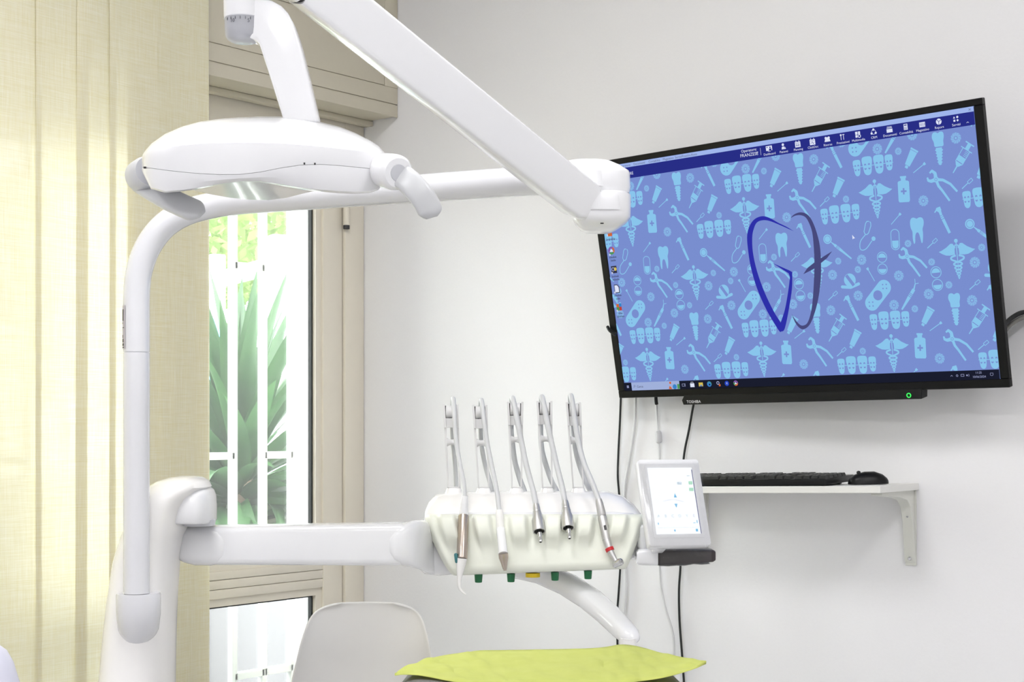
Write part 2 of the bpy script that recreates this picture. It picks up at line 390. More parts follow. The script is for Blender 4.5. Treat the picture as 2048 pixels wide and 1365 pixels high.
# pole socket: tapering half-cone blending into the column
sk = []
for y, hw, zoff in ((1186, 42, 0), (1190, 43.5, 0), (1230, 43, 0), (1260, 39, .012), (1280, 30, .03), (1292, 14, .045)):
    sk.append(ringplan(277 - hw, 277 + hw, y, 2.735 + zoff, .040, 32, 2.2))
obj('pole_socket', loft(sk), TUBE, col, angle=50)
obj('floor_plate', loft([ringplan(170, 372, 2111, ZC, .17, 40, 3.5), ringplan(176, 366, 2085, ZC, .165, 40, 3.5)]), WHITE2, col)

# ------------------------------------------------------------------ lamp pole, horizontal tube, joint and spring arm
ZP, ZJ = 2.72, 2.33
la = thing('lamp_arm', P(273, 1180, ZP), 'white bent tube pole and spring arm that carry the dental lamp', 'lamp arm')
TR = 0.0236
pole = obj('pole', lathe(P(273, 1187, ZP), P(273, 706, ZP), [(0, TR), (1, TR)], 36), TUBE, la)
obj('pole_seam', lathe(P(273, 706.5, ZP), P(273, 704.5, ZP), [(0, TR * .97), (1, TR * .97)], 36), GREYP, pole)
def zl(px): return ZP + (ZJ - ZP) * max(0, (px - 440)) / (1180 - 440)
bend = [P(273, 704.5, ZP), P(273, 640, ZP), P(273.5, 585, ZP), P(279, 540, ZP), P(296, 494, ZP), P(326, 454, ZP), P(368, 427, ZP), P(420, 412, zl(420)), P(480, 403, zl(480)), P(600, 394, zl(600)), P(800, 380, zl(800)), P(1000, 366, zl(1000)), P(1150, 356, zl(1150))]
obj('tube', tube(bend, TR, 36, 8), TUBE, la, angle=60)
# rating label wrapped round the left of the pole
def wrap(y0, y1, a0, a1, r, n=8):
    c0, c1 = P(273, y0, ZP), P(273, y1, ZP); rows = []
    for c in (c0, c1):
        rows.append([c + (RGT * math.cos(math.radians(a)) - FWD * math.sin(math.radians(a))) * r for a in [a0 + (a1 - a0) * i / n for i in range(n + 1)]])
    return grid(rows)
lab = obj('rating_label', wrap(612, 699, 130, 230, TR + .0009, 10), mat('label_paper', (196, 190, 196), .6), la)
obj('label_print', wrap(620, 643, 143, 222, TR + .0012), mat('label_ink', (60, 58, 60), .6), lab)
for y0, y1, a0, a1 in ((646, 649, 152, 200), (656, 657.5, 138, 215), (659, 660.5, 158, 210), (671, 677, 148, 175), (679, 686, 142, 160), (680, 686, 166, 215), (688, 693, 140, 190), (695, 697, 138, 215)):
    obj('label_print', wrap(y0, y1, a0, a1, TR + .0012), MATS['label_ink'], lab)
# joint: upper and lower half
up = [(1108, 1258, 390, .046), (1106, 1260, 380, .050), (1104, 1259, 352, .051), (1104, 1257, 346, .050), (1112, 1240, 335, .045), (1130, 1222, 327, .038), (1145, 1205, 323.5, .028)]
ju = obj('joint_housing', loft([ringplan(a, b, y, ZJ, h, 40, 3.2) for a, b, y, h in up]), WHITE, la, angle=50)
obj('housing_cover', loft([ringplan(1118, 1216, y, ZJ - .012, h, 32, 4) for y, h in ((380, .041), (349, .041))]), WHITE, ju)
lo = [(1170, 1222, 465, .020), (1160, 1234, 459, .036), (1150, 1252, 447, .046), (1146, 1260, 438, .050), (1146, 1261, 400, .0505), (1148, 1260.5, 393.5, .050)]
jl = obj('joint_knuckle', loft([ringplan(a, b, y, ZJ - .004, h, 40, 3.0) for a, b, y, h in lo]), WHITE, la, angle=50)
obj('joint_gap', loft([ringplan(1152, 1256, y, ZJ - .002, .047, 32, 3.0) for y in (394, 389.5)]), WHITE, la)
obj('knuckle_cap', loft([ringplan(1166, 1244, y, ZJ - .012, h, 32, 4) for y, h in ((427, .0445), (425, .0452), (398, .0435))]), WHITE, jl)
obj('cap_slot_shade', box((0, 0, 0), (.005, .002, .0018), M=frame(P(1204, 447, ZJ - .051), RGT, FWD, UPV)), DARKP, jl)  # raised dark block standing in for shade inside a tiny slot
# spring arm
ZE = 1.98
A0, A1 = P(1172, 408, ZJ - .028), P(500, -128, ZE)
ax = (A1 - A0).normalized(); side = ax.cross(FWD).normalized(); nf = side.cross(ax).normalized()
def armring(t, hw, hh, pw=5, n=28):
    c = A0 + (A1 - A0) * t
    return [c + side * (hw * sgp(math.cos(2 * math.pi * i / n), 2 / pw)) + nf * (hh * sgp(math.sin(2 * math.pi * i / n), 2 / pw)) for i in range(n)]
obj('spring_arm', loft([armring(-.02, .012, .012, 2.5), armring(-.01, .026, .026, 3), armring(.02, .0305, .030, 9), armring(.5, .0325, .032, 9), armring(.84, .0335, .033, 9), armring(.845, .0335, .033, 9)]), WHITE, la, angle=40)
obj('arm_gap', loft([armring(.845, .031, .031), armring(.853, .031, .031)]), DARKP, la)
obj('arm_head', loft([armring(.853, .034, .034), armring(.95, .036, .035), armring(1.02, .03, .03, 3), armring(1.05, .01, .01, 2)]), WHITE, la, angle=40)

# ------------------------------------------------------------------ operating light
ZL = 2.02
ol = thing('operating_light', P(520, 300, ZL), 'white dental operating light with two grey handles hanging from the spring arm', 'dental lamp')
stn = [(284, 312, 320, 335, 343, .030), (290, 302, 309, 335.5, 355, .048), (302, 288, 297, 336, 378, .066), (330, 268, 290, 340, 386, .088), (365, 253, 285, 344, 383, .100), (400, 243.5, 281, 347, 378, .108), (440, 238, 279, 349, 369, .113),
       (480, 235, 278, 348.5, 364, .116), (520, 233, 279, 344, 364, .115), (560, 233, 281, 336, 371, .111), (600, 237, 285, 330, 379, .106), (640, 244, 289, 328.5, 384, .100), (680, 254, 294, 331, 387, .091), (710, 266, 297, 334, 388, .082), (740, 281, 300.5, 337, 386.5, .068), (757, 292, 304, 338.5, 380, .054), (768, 304, 312, 340, 366, .038)]
def q(a, b, t): return a + (b - a) * t
ups, lows = [], []
for x, T, Rg, S, B, h in stn:
    zf = ZL
    f = [P(x, S, zf - h * .96), P(x, q(S, Rg, .5), zf - h), P(x, q(S, Rg, .9), zf - h * .995), P(x, q(Rg, T, .12), zf - h * .93), P(x, q(Rg, T, .6), zf - h * .62), P(x, q(Rg, T, .93), zf - h * .25)]
    tz = P(x, T, zf); bk = []
    for p in f[::-1]:
        d = (p - CAM).dot(FWD) - zf; bk.append(p - FWD * (2 * d))
    ups.append(f + [tz] + bk)
    lf = [P(x, S + .8, zf - h * .955), P(x, q(S, B, .55), zf - h * .93), P(x, q(S, B, .92), zf - h * .86), P(x, B, zf - h * .76)]
    hb = P(x, B, zf - h * .76).z
    ctr = P(x, B, zf - h * .76) + FWD * (h * .76) + UPV * 0.006
    lb = [P(x, B - 5, zf + h * .76), P(x, B - 8, zf + h * .86), P(x, q(S, B, .5) - 6, zf + h * .93), P(x, S - 1, zf + h * .955)]
    ctr = P(x, B - 5, zf)
    lows.append(lf + [ctr] + lb)
ush = obj('upper_shell', loft(ups), WHITE, ol, angle=32)
lsh = obj('lower_cover', loft(lows), WHITE, ol, angle=32)
for x0, x1, y in ((607, 610, 327), (628, 631, 327.5), (287, 292, 335)):
    obj('latch_shade', box2((0, 0, 0), ((x1 - x0) * ZL / FPX, .002, .0024), M=frame(P(x0, y + 2, ZL - .107 if x0 > 400 else ZL - .05), RGT, FWD, UPV)), DARKP, ush)  # dark boxes painting the shade of small latch openings
# reflector window under the head
obj('reflector', loft([ringplan(402, 505, y, ZL, .046, 32, 2.6) for y in (352, 365.5)]), CHROME, ol)
obj('lens', loft([ringplan(396, 512, y, ZL, .052, 32, 2.6) for y in (366, 367.5)]), film('lens_glass', .9, .02, tint=(.9, 1, .97, 1)), ol)
# right handle
hb0, hb1 = P(752, 338, ZL - .03), P(797, 346, ZL - .085)
hub = obj('handle_hub', lathe(hb0, hb1, [(0, .020), (.25, .0225), (.8, .0235), (.94, .0225), (1, .019)], 32), WHITE, ol)
hax = (hb1 - hb0).normalized()
obj('hub_cap', lathe(hb1 - hax * .001, hb1 + hax * .001, [(0, .0115), (1, .011)], 24), GREYP, hub)
def blade(pts, wdir, w, th):
    pp = smoothpts(pts, 6); rings = []
    for i, p in enumerate(pp):
        t = (pp[min(i + 1, len(pp) - 1)] - pp[max(i - 1, 0)]).normalized(); wd = (wdir - t * wdir.dot(t)).normalized(); nn = t.cross(wd)
        f = i / (len(pp) - 1); k = 1 - .55 * max(0, (f - .8) / .2) ** 2
        rings.append([p + wd * (w * k * sgp(math.cos(2 * math.pi * j / 16), .6)) + nn * (th * k * sgp(math.sin(2 * math.pi * j / 16), .6)) for j in range(16)])
    return loft(rings)
obj('handle', blade([P(800, 350, ZL - .075), P(820, 366, ZL - .085), P(841, 389, ZL - .09), P(857, 415, ZL - .088), P(864, 436, ZL - .086)], (RGT + UPV), .0165, .0075), HANDLE, ol, angle=50)
hl0, hl1 = P(300, 342, ZL + .01), P(277, 356, ZL + .05)
obj('handle_hub', lathe(hl0, hl1, [(0, .020), (.3, .0225), (.8, .0225), (1, .018)], 32), GREYP, ol)
obj('handle', blade([P(284, 366, ZL + .05), P(310, 382, ZL + .02), P(345, 402, ZL - .01), P(380, 418, ZL - .03), P(403, 428, ZL - .04)], UPV + FWD * .7 + RGT * .4, .0165, .007), HANDLE, ol, angle=50)
# stem and hub
def stemring(px, py, z, w, h, d, ang):
    c = P(px, py, z); u = RGT * math.cos(ang) - UPV * math.sin(ang)
    return [c + u * (w * sgp(math.cos(2 * math.pi * j / 24), .5)) + FWD * (d * sgp(math.sin(2 * math.pi * j / 24), .5)) for j in range(24)]
ZS = ZL - .0
sp = [(480, -6), (527, 1), (548, 8), (566, 18), (580, 33), (590, 52), (598, 75), (606, 102), (623, 172), (641, 250), (572, 250), (546, 166), (523, 95), (515, 84), (480, 78)]
Ms = frame(P(560, 120, ZS), RGT, UPV, -FWD)
obj('stem', prism([((x - 560) * ZS / FPX, (120 - y) * ZS / FPX) for x, y in sp], -.019, .019, Ms, .0045, 3), WHITE, ol, angle=30)
obj('stem_collar', lathe(P(487, -95, ZS), P(487, 39, ZS), [(0, .026), (.3, .0275), (.97, .0262), (1, .0255)], 36), WHITE, ol)
kn = obj('intensity_dial', lathe(P(487.5, 39, ZS), P(488, 84, ZS), [(0, .0258), (.5, .0254), (.78, .0246), (.9, .022), (1, .017)], 36), DIAL, ol)
obj('dial_ring', lathe(P(487.3, 38, ZS), P(487.3, 39.5, ZS), [(0, .0262), (1, .0262)], 36), GREYP, kn)
INK = mat('dial_ink', (70, 72, 80), .6)
def onring(ang, y, r=.0262): 
    c = P(487.5, y, ZS); a = math.radians(ang); return c + (RGT * math.sin(a) - FWD * math.cos(a)) * r, (RGT * math.cos(a) + FWD * math.sin(a))
for k, ang in enumerate((-45, -30, -15, 0, 15, 30, 45, 58)):
    c, tx = onring(ang, 45)
    obj('tick_mark', box((0, 0, 0), (.0006, .0006, .0035), M=frame(c, tx, tx.cross(UPV) * -1, UPV)), INK, kn, smooth=False)

def text_geo(s, size, align='CENTER'):
    cu = bpy.data.curves.new('t', 'FONT'); cu.body = s; cu.size = size; cu.align_x = align; cu.align_y = 'CENTER'; cu.resolution_u = 2
    o = bpy.data.objects.new('t', cu); COL.objects.link(o)
    me = bpy.data.meshes.new_from_object(o.evaluated_get(bpy.context.evaluated_depsgraph_get()))
    vs = [(v.co.x, v.co.y) for v in me.vertices]; fs = [tuple(p.vertices) for p in me.polygons]
    bpy.data.objects.remove(o); bpy.data.curves.remove(cu); bpy.data.meshes.remove(me)
    return vs, fs
def text_bm(s, size, M, align='CENTER'):
    bm = bmesh.new(); vs, fs = text_geo(s, size, align); vv = [bm.verts.new(M @ Vector((x, y, 0))) for x, y in vs]
    for f in fs:
        try: bm.faces.new([vv[i] for i in f])
        except ValueError: pass
    return bm
for s, ang in (('10', -24), ('5', 24)):
    c, tx = onring(ang, 50.5, .0261); obj('dial_number', text_bm(s, .007, frame(c - tx.cross(UPV) * -.0 + (tx.cross(UPV)) * .0004, tx, UPV, tx.cross(UPV))), INK, kn, smooth=False)

# ------------------------------------------------------------------ delivery arm
ZA = 2.90
da = thing('delivery_arm', P(400, 1090, ZA), 'white horizontal arm between the column and the instrument table', 'arm')
obj('arm_beam', loft([ringsect(x, a, b, ZA, .040, 24, 6) for x, a, b in ((412, 1053, 1127), (420, 1051, 1128.5), (600, 1048.5, 1129), (800, 1045.7, 1130.3), (812, 1048, 1128.5))]), WHITE, da)
kl = [(358, 1066, 1112, .030), (362, 1056, 1119, .038), (375, 1052, 1125, .043), (395, 1050, 1130, .0445), (425, 1050, 1130.5, .0445), (443, 1054, 1128, .0435), (454, 1064, 1119, .041), (460, 1078, 1104, .036)]
obj('arm_knuckle', loft([ringsect(x, a, b, ZA, h, 28, 4) for x, a, b, h in kl]), WHITE, da, angle=50)
kr = [(779, 1082, 1098, .036, ZA), (783, 1066, 1112, .041, ZA), (792, 1054, 1125, .0435, ZA), (806, 1047, 1131, .0445, ZA), (826, 1042, 1134, .0445, ZA + .006), (842, 1041, 1139, .044, ZA + .03), (858, 1045, 1146, .04, ZA + .075), (872, 1055, 1149, .035, ZA + .105), (884, 1068, 1149, .03, ZA + .12)]
obj('arm_knuckle', loft([ringsect(x, a, b, z, h, 28, 4) for x, a, b, h, z in kr]), WHITE, da, angle=50)

# ------------------------------------------------------------------ instrument table
it = thing('instrument_table', P(1070, 1150, 3.0), 'white instrument table with cream silicone mat holding five dental handpieces', 'instrument table')
obj('table_base', loft([ringsect(x, a, b, 3.04, .075, 24, 5) for x, a, b in ((842, 1055, 1136), (852, 1030, 1145), (880, 1020, 1149), (930, 1018, 1144), (1100, 1018, 1134), (1225, 1018, 1124), (1262, 1022, 1116), (1284, 1035, 1102))]), WHITE, it)
# top cover with sloped back
tc = []
for x, yt in ((850, 1022), (858, 1004), (872, 990), (900, 985), (1000, 984), (1120, 983), (1215, 983), (1245, 992), (1268, 1010), (1282, 1028)):
    tc.append([P(x, 1040, 2.975), P(x, q(1040, yt, .55), 2.99), P(x, q(1040, yt, .9), 3.02), P(x, yt, 3.06), P(x, yt, 3.11), P(x, 1045, 3.12)])
obj('top_cover', loft(tc), WHITE2, it, angle=50)
rowsp = [(1036, 853, 1287, 3.00), (1029, 851, 1290, 2.972), (1031, 850, 1291, 2.958), (1038, 851, 1291, 2.950), (1052, 854, 1288, 2.944), (1068, 860, 1284, 2.940), (1080, 865, 1280, 2.937), (1092, 871, 1275, 2.934), (1112, 881, 1268, 2.930), (1130, 891, 1261, 2.927), (1142, 900, 1256, 2.926), (1147, 906, 1251, 2.934), (1148, 912, 1246, 2.965), (1140, 912, 1246, 3.02)]
bumps = (893, 963, 1035, 1105, 1170, 1238)
gx = []
NC = 110
for y, l, r, z in rowsp:
    row = []
    for i in range(NC + 1):
        t = i / NC; x = l + (r - l) * t; b = 0.0
        xs = 850 + 440 * t
        for c in bumps:
            d = abs(xs - c) / 20.0
            if d < 1.05: b = max(b, 1 if d < .6 else 0.5 + 0.5 * math.cos(math.pi * (d - .6) / .45))
        vf = 1 if 1026 <= y <= 1070 else (max(0, 1 - (y - 1070) / 26) if y > 1070 else .6)
        yy = y + (q(4, -9, t) if y > 1100 else q(4, -9, t) * max(0, (y - 1036) / 64))
        zz = z - .022 * b * vf
        edge = min(t, 1 - t) * NC
        if edge < 3: zz += .004 * (3 - edge) ** 1.5
        row.append(P(x, yy, zz))
    gx.append(row)
obj('silicone_mat', grid(gx), MAT_, it, angle=120)
for x, y in ((957, 1151), (1022, 1150), (1110, 1147), (1176, 1144)):
    obj('valve_cap', lathe(P(x, y - 2, 2.952), P(x, y + 15, 2.952), [(0, .0082), (.85, .0072), (.97, .0068), (1, .005)], 20), GREEN, it)
obj('yellow_marker', loft([ringplan(1051, 1080, y, 2.96, .012, 24, 2) for y in (1147, 1155)]), YELLOW, it)
# side joint, grip
obj('side_joint', lathe(P(1287, 1098, 2.96), P(1287, 1050, 2.96), [(0, .010), (.1, .0125), (.9, .0125), (1, .008)], 24), WHITE, it)
obj('grip_mount', loft([ringsect(x, a, b, 2.95, .022, 24, 5) for x, a, b in ((1272, 1104, 1126), (1276, 1099, 1130), (1300, 1097, 1131), (1314, 1097, 1131))]), WHITE, it)
GRIP = mat('brown_black_grip', (58, 50, 52), .35, var=.05)
grp = obj('grip', loft([ringsect(x, a, b, 2.95, h, 24, 5) for x, a, b, h in ((1313, 1096.5, 1131, .021), (1320, 1096, 1131, .022), (1400, 1098, 1126, .021), (1424, 1099, 1124, .020), (1429, 1102, 1121, .017))]), GRIP, it)
obj('protective_film', loft([ringsect(x, a - 1.5 + 1.2 * math.sin(x), b + 1.5 + 1.2 * math.cos(x * 1.3), 2.95, .0235, 24, 4) for x, a, b in ((1318, 1095, 1131), (1335, 1096, 1131), (1352, 1096, 1130), (1368, 1096, 1129), (1385, 1097, 1128), (1402, 1097, 1127), (1420, 1098, 1126))], cap=False), CLEAR, grp, angle=10)

# whip holders
WH = [(885.3, 916.7, 895, 921, 809), (944, 974.7, 956, 979, 810.5), (1013.7, 1046.7, 1022.6, 1044, 804), (1072.5, 1104.7, 1083.8, 1105, 802.6), (1131.3, 1162, 1145, 1168, 805)]
ZW = 3.055
WHIP = mat('whip_plastic', (222, 221, 221), .3, var=.01)
for l0, r0, l1, r1, yt in WH:
    yb = 978
    def xl(y): return q(l0, l1, (y - yt) / (yb - yt))
    def xr(y): return q(r0, r1, (y - yt) / (yb - yt))
    def quad(a0, b0, y0, a1, b1, y1, z, th):
        bm = bmesh.new(); v = [bm.verts.new(P(x, y, zz)) for zz in (z - th, z + th) for x, y in ((a0, y0), (b0, y0), (b1, y1), (a1, y1))]
        for f in ((0, 1, 2, 3), (7, 6, 5, 4), (0, 4, 5, 1), (1, 5, 6, 2), (2, 6, 7, 3), (3, 7, 4, 0)): bm.faces.new([v[i] for i in f])
        bmesh.ops.bevel(bm, geom=list(bm.edges), offset=.0006, segments=1, affect='EDGES'); return bm
    y1, y2 = yt + 28, yt + 47
    w = lambda y: 4.6 if y < y2 + 1 else 3.0
    fr = obj('whip_frame', joinbm(quad(xl(yt), xl(yt) + 4.6, yt, xl(y2), xl(y2) + 4.6, y2, ZW, .011), quad(xr(yt) - 4.6, xr(yt), yt, xr(y2) - 4.6, xr(y2), y2, ZW, .011),
               quad(xl(y1), xr(y1), y1, xl(y2), xr(y2), y2, ZW, .007), quad(xl(y2), xl(y2) + 4.4, y2, xl(yb), xl(yb) + 3, yb, ZW, .007), quad(xr(y2) - 4.4, xr(y2), y2, xr(yb) - 3, xr(yb), yb, ZW, .007),
               quad(xl(yb - 4), xr(yb - 4), yb - 4, xl(yb), xr(yb), yb, ZW, .007)), WHIP, it, angle=30)
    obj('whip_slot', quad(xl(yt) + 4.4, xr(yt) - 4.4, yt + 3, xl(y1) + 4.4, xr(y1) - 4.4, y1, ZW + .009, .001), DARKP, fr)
    ym = yt + 15
    obj('whip_roller', lathe(P(xl(ym) + 6, ym, ZW + .003), P(xr(ym) - 6, ym, ZW + .003), [(0, .0135), (.1, .0142), (.3, .0128), (.7, .0128), (.9, .0142), (1, .0135)], 24), WHIP, fr)
    yr = yt + 76
    obj('whip_bobbin', lathe(P(xl(yr) + 4, yr, ZW), P(xr(yr) - 4, yr, ZW), [(0, .0085), (.06, .0085), (.3, .0060), (.5, .0052), (.7, .0060), (.94, .0085), (1, .0085)], 20), WHIP, fr)
    obj('whip_foot', loft([ringplan(xl(yb) - 6, xr(yb) + 6, 990, ZW + .004, .022, 20, 3.5), ringplan(xl(yb) - 1, xr(yb) + 1, yb - 1, ZW, .010, 20, 3.5)]), WHITE2, fr)

# instruments ------------------------------------------------------
ZF, ZR = 3.025, 3.085
def px3(pts, z): return [P(x, y, z) for x, y in pts]
def instrument(name, label, front, rear, hr, tipz):
    top = front[0]
    t = thing(name, P(front[-1][0], front[-1][1], 2.96), label, 'dental instrument')
    pts = [P(rear[-1][0], rear[-1][1], 3.0)] + [P(x, y, ZR) for x, y in rear[::-1][1:]] + [P(top[0] - 2, top[1] + 5, 3.075), P(top[0], top[1], 3.055)]
    fz = [3.032] + [3.03 - (3.03 - tipz) * (i / (len(front) - 2)) ** 1.5 for i in range(1, len(front) - 1)]
    pts += [P(x, y, z) for (x, y), z in zip(front[1:], fz)]
    obj('hose', tube(pts, hr, 12, 6), HOSE, t, angle=80)
    return t
def axl(t, name, pts, m, zA, zB, par=None, seg=20, bore=None):
    """turned body given by (x, y, radius in px) along its axis"""
    (x0, y0, _), (x1, y1, _) = pts[0], pts[-1]; p0, p1 = P(x0, y0, zA), P(x1, y1, zB); L = math.hypot(x1 - x0, y1 - y0); pr = []
    for x, y, r in pts: pr.append((((x - x0) * (x1 - x0) + (y - y0) * (y1 - y0)) / L ** 2, r * (zA + zB) / 2 / FPX))
    if bore:                                      # open end: (radius px, depth px)
        pr += [(1.0, bore[0] * (zA + zB) / 2 / FPX), (1 - bore[1] / L, bore[0] * .94 * (zA + zB) / 2 / FPX)]
    return obj(name, lathe(p0, p1, pr, seg), m, par or t, angle=35)
zt, zb = 2.945, 2.905
# 1 scaler
t = instrument('scaler_handpiece', 'dental scaler with brushed steel sleeve and curved white tip, on the cream mat', [(907, 800), (908.5, 830), (912, 880), (920, 930), (927, 965), (929.5, 998)], [(904, 850), (906, 890), (910, 930), (912, 965), (913, 1000), (914, 1030)], .0046, zt)
axl(t, 'grip_cone', [(930, 992, 6.2), (929.5, 1006, 7.6), (928.5, 1016, 8.2), (927.5, 1030, 9.6), (927, 1040, 10.2)], WHITE, zt, zt)
b = axl(t, 'steel_sleeve', [(927, 1032, 10.4), (927, 1034, 11), (924, 1116, 11), (924, 1119, 10.4)], METALW, zt - .001, zb)
axl(t, 'nozzle_cone', [(923.5, 1117, 10.6), (923, 1128, 10), (921, 1142, 7.4), (918.5, 1160, 4.0)], WHITE2, zb, zb)
obj('curved_tip', tube([P(918.6, 1158, zb), P(918.5, 1172, zb), P(921, 1180, zb), P(926, 1185.5, zb), P(931.5, 1189.5, zb)], [.0042, .0034, .0026, .002, .0013], 14), WHITE2, t)
obj('teal_button', box((0, 0, 0), (.007, .008, .020), .003, 2, M=frame(P(912.5, 1117, zb - .003), RGT + UPV * .15, FWD, UPV - RGT * .15)), TEAL, t)
# 2 curing / syringe
t = instrument('syringe_handpiece', 'white dental air syringe with short steel cone nozzle, on the cream mat', [(963.5, 803), (967, 835), (975, 890), (985, 940), (994, 985), (999, 1026)], [(961, 850), (963, 890), (970, 930), (981, 970), (988, 1005), (992, 1035)], .0047, zt)
axl(t, 'handle', [(998.5, 1020, 6.6), (999, 1028, 7.8), (1001, 1056, 8.6)], WHITE2, zt, zt - .004)
axl(t, 'body', [(1001, 1057, 8.4), (1001.2, 1060, 8.9), (1006, 1104, 9.2), (1006.5, 1109, 9.8)], WHITE, zt - .004, zb)
axl(t, 'steel_nozzle', [(1006.4, 1108, 9.9), (1007.3, 1116, 9.9), (1008.5, 1128, 6.4), (1009.8, 1139, 4.0)], METALW, zb, zb)
axl(t, 'nozzle_opening', [(1009.8, 1137, 3.4), (1010.3, 1142, 3.2)], METALW, zb, zb, bore=(2.5, 4))
# 3, 4 motors
def motor(dx, dy, label, fr_, re_):
    zA_, zB_ = 2.960, 2.925                       # upper end leans on the ridge of the mat
    t = instrument('micromotor', label, fr_, re_, .0056, zA_)
    P0 = lambda x, y, r: (x + dx, y + dy, r)
    b = axl(t, 'body', [P0(1072, 1010, 6.2), P0(1072.6, 1016, 7.4), P0(1074, 1026, 8.2), P0(1074.4, 1028, 9.2), P0(1075, 1034, 9.6), P0(1076, 1041, 12.4), P0(1078, 1060, 13), P0(1078.3, 1064, 12.6)], METAL, zA_, zB_, seg=28, bore=(10.6, 14))
    axl(t, 'ring_groove', [P0(1073.6, 1024, 8.35), P0(1073.8, 1025.2, 8.35)], METAL, q(zA_, zB_, .27), q(zA_, zB_, .29), b)
    axl(t, 'drive_pin', [P0(1077, 1049, 5.2), P0(1080, 1073, 5.2), P0(1080.1, 1073.2, 4.4), P0(1081, 1083, 4.2), P0(1081.2, 1085, 3.6)], CHROME, q(zA_, zB_, .72), zB_ - .012, bore=(2.4, 8))
motor(0, 0, 'bare steel dental micromotor with drive pin, next to the white air syringe', [(1026, 800), (1034, 840), (1042, 880), (1050, 920), (1060, 960), (1067.5, 988), (1072.5, 1014)], [(1022, 855), (1025, 890), (1030, 925), (1040, 960), (1051, 990), (1060, 1025)])
motor(58, -7, 'bare steel dental micromotor with drive pin, next to the red-ringed handpiece', [(1085, 798), (1094, 845), (1104, 890), (1113, 930), (1123, 970), (1130, 1006)], [(1081, 850), (1083, 895), (1090, 925), (1102, 960), (1114, 985), (1124, 1018)])
# 5 contra-angle
t = instrument('contra_angle_handpiece', 'steel contra-angle dental handpiece with a red ring, on the cream mat', [(1143, 796), (1150, 845), (1158, 890), (1169, 930), (1184, 965), (1198, 1003)], [(1146, 855), (1151, 900), (1160, 935), (1172, 965), (1184, 990), (1195, 1022)], .0054, zt)
axl(t, 'rear_body', [(1197, 999, 6.3), (1199, 1008, 7.6), (1203, 1028, 8.8), (1204, 1032, 8.4)], METAL, zt, zt - .006)
axl(t, 'body', [(1204, 1033, 8.2), (1204.6, 1036, 9.3), (1211, 1070, 8.9), (1213, 1080, 8.5)], METAL, zt - .006, zt - .02)
obj('body_mark', box((0, 0, 0), (.005, .0012, .010), .0005, 1, M=frame(P(1210.5, 1056, zt - .0228), RGT + UPV * .2, FWD, UPV - RGT * .2)), mat('dark_print', (80, 78, 80), .5), t)
axl(t, 'neck_sleeve', [(1213, 1080, 8.0), (1214, 1084, 8.2), (1218.6, 1098, 7.4)], METAL, zt - .02, zt - .026)
axl(t, 'red_ring', [(1218, 1096.5, 8.4), (1218.6, 1097, 8.9), (1220.4, 1102.5, 8.7), (1220.8, 1103, 8.2)], RED, zt - .026, zt - .028)
axl(t, 'neck', [(1220.4, 1102, 6.8), (1224, 1110, 5.8), (1229, 1119, 5.0), (1232, 1124, 5.2)], METAL, zt - .028, zt - .036)
axl(t, 'head', [(1227.5, 1131, 5), (1229, 1130, 7.2), (1241, 1124.5, 7.6), (1243, 1123.5, 6.6), (1244, 1123, 4)], CHROME, zt - .032, zt - .046, seg=28)

# ------------------------------------------------------------------ control panel
ZQ = 2.888
yaw = math.radians(13.5); tilt = math.radians(24)
px_ = (RGT * math.cos(yaw) + FWD * math.sin(yaw)); nb = (-RGT * math.sin(yaw) + FWD * math.cos(yaw))   # pointing away
pu = (UPV * math.cos(tilt) + nb * math.sin(tilt)); pn = px_.cross(pu)                                     # pn faces the viewer
cp = thing('control_panel', P(1362, 1098, ZQ), 'white touchscreen control panel with lit display, wrapped in clear film', 'control panel')
PW, PH = .1267, .1805
Mp = frame(P(1361.5, 1092, ZQ), px_, pu, pn)                # origin bottom centre of the face
def rr(w, h, r, cx=0, cy=0, n=5):
    out = []
    for sx, sy, a0 in ((1, 1, 0), (-1, 1, 90), (-1, -1, 180), (1, -1, 270)):
        for i in range(n + 1):
            a = math.radians(a0 + 90 * i / n); out.append((cx + sx * (w / 2 - r) + r * math.cos(a), cy + sy * (h / 2 - r) + r * math.sin(a)))
    return out
obj('housing', prism(rr(PW, PH, .006, 0, PH / 2), -.022, 0.0, Mp, .0025, 2), WHITE, cp)
SW, SH, SY = .0917, .138, .0927
obj('bezel', prism(rr(SW + .012, SH + .016, .003, 0, SY), -.001, .0006, Mp), WHITE, cp)
PSCR = emit('panel_display', (244, 250, 255), 1.12)
scr = obj('display', prism([(-SW / 2, SY - SH / 2), (SW / 2, SY - SH / 2), (SW / 2, SY + SH / 2), (-SW / 2, SY + SH / 2)], -.0005, .0009, Mp), PSCR, cp, smooth=False)
def flat(name, polys, m, par, M, z):
    bm = bmesh.new()
    for pl in polys:
        bm.faces.new([bm.verts.new(M @ Vector((x, y, z))) for x, y in pl])
    return obj(name, bm, m, par, smooth=False)
def pr(x0, x1, y0, y1): return [(x0, y0), (x1, y0), (x1, y1), (x0, y1)]
def su(u, v): return (-SW / 2 + u * SW, SY + SH / 2 - v * SH)        # display uv, v down
def srect(u0, u1, v0, v1): a = su(u0, v0); b = su(u1, v1); return pr(a[0], b[0], b[1], a[1])
E_BL = emit('display_blue', (120, 190, 232)); E_GR = emit('display_green', (176, 226, 200)); E_NV = emit('display_navy', (52, 44, 120)); E_LT = emit('display_grey', (198, 214, 226)); E_PK = emit('display_lilac', (214, 214, 236))
flat('edge_line', [srect(.985, 1.0, .03, 1.0)], E_NV, scr, Mp, .0012)
flat('arrow', [[su(.50, .455), su(.57, .455), su(.535, .39)], [su(.49, .55), su(.56, .55), su(.525, .612)]], E_BL, scr, Mp, .0012)
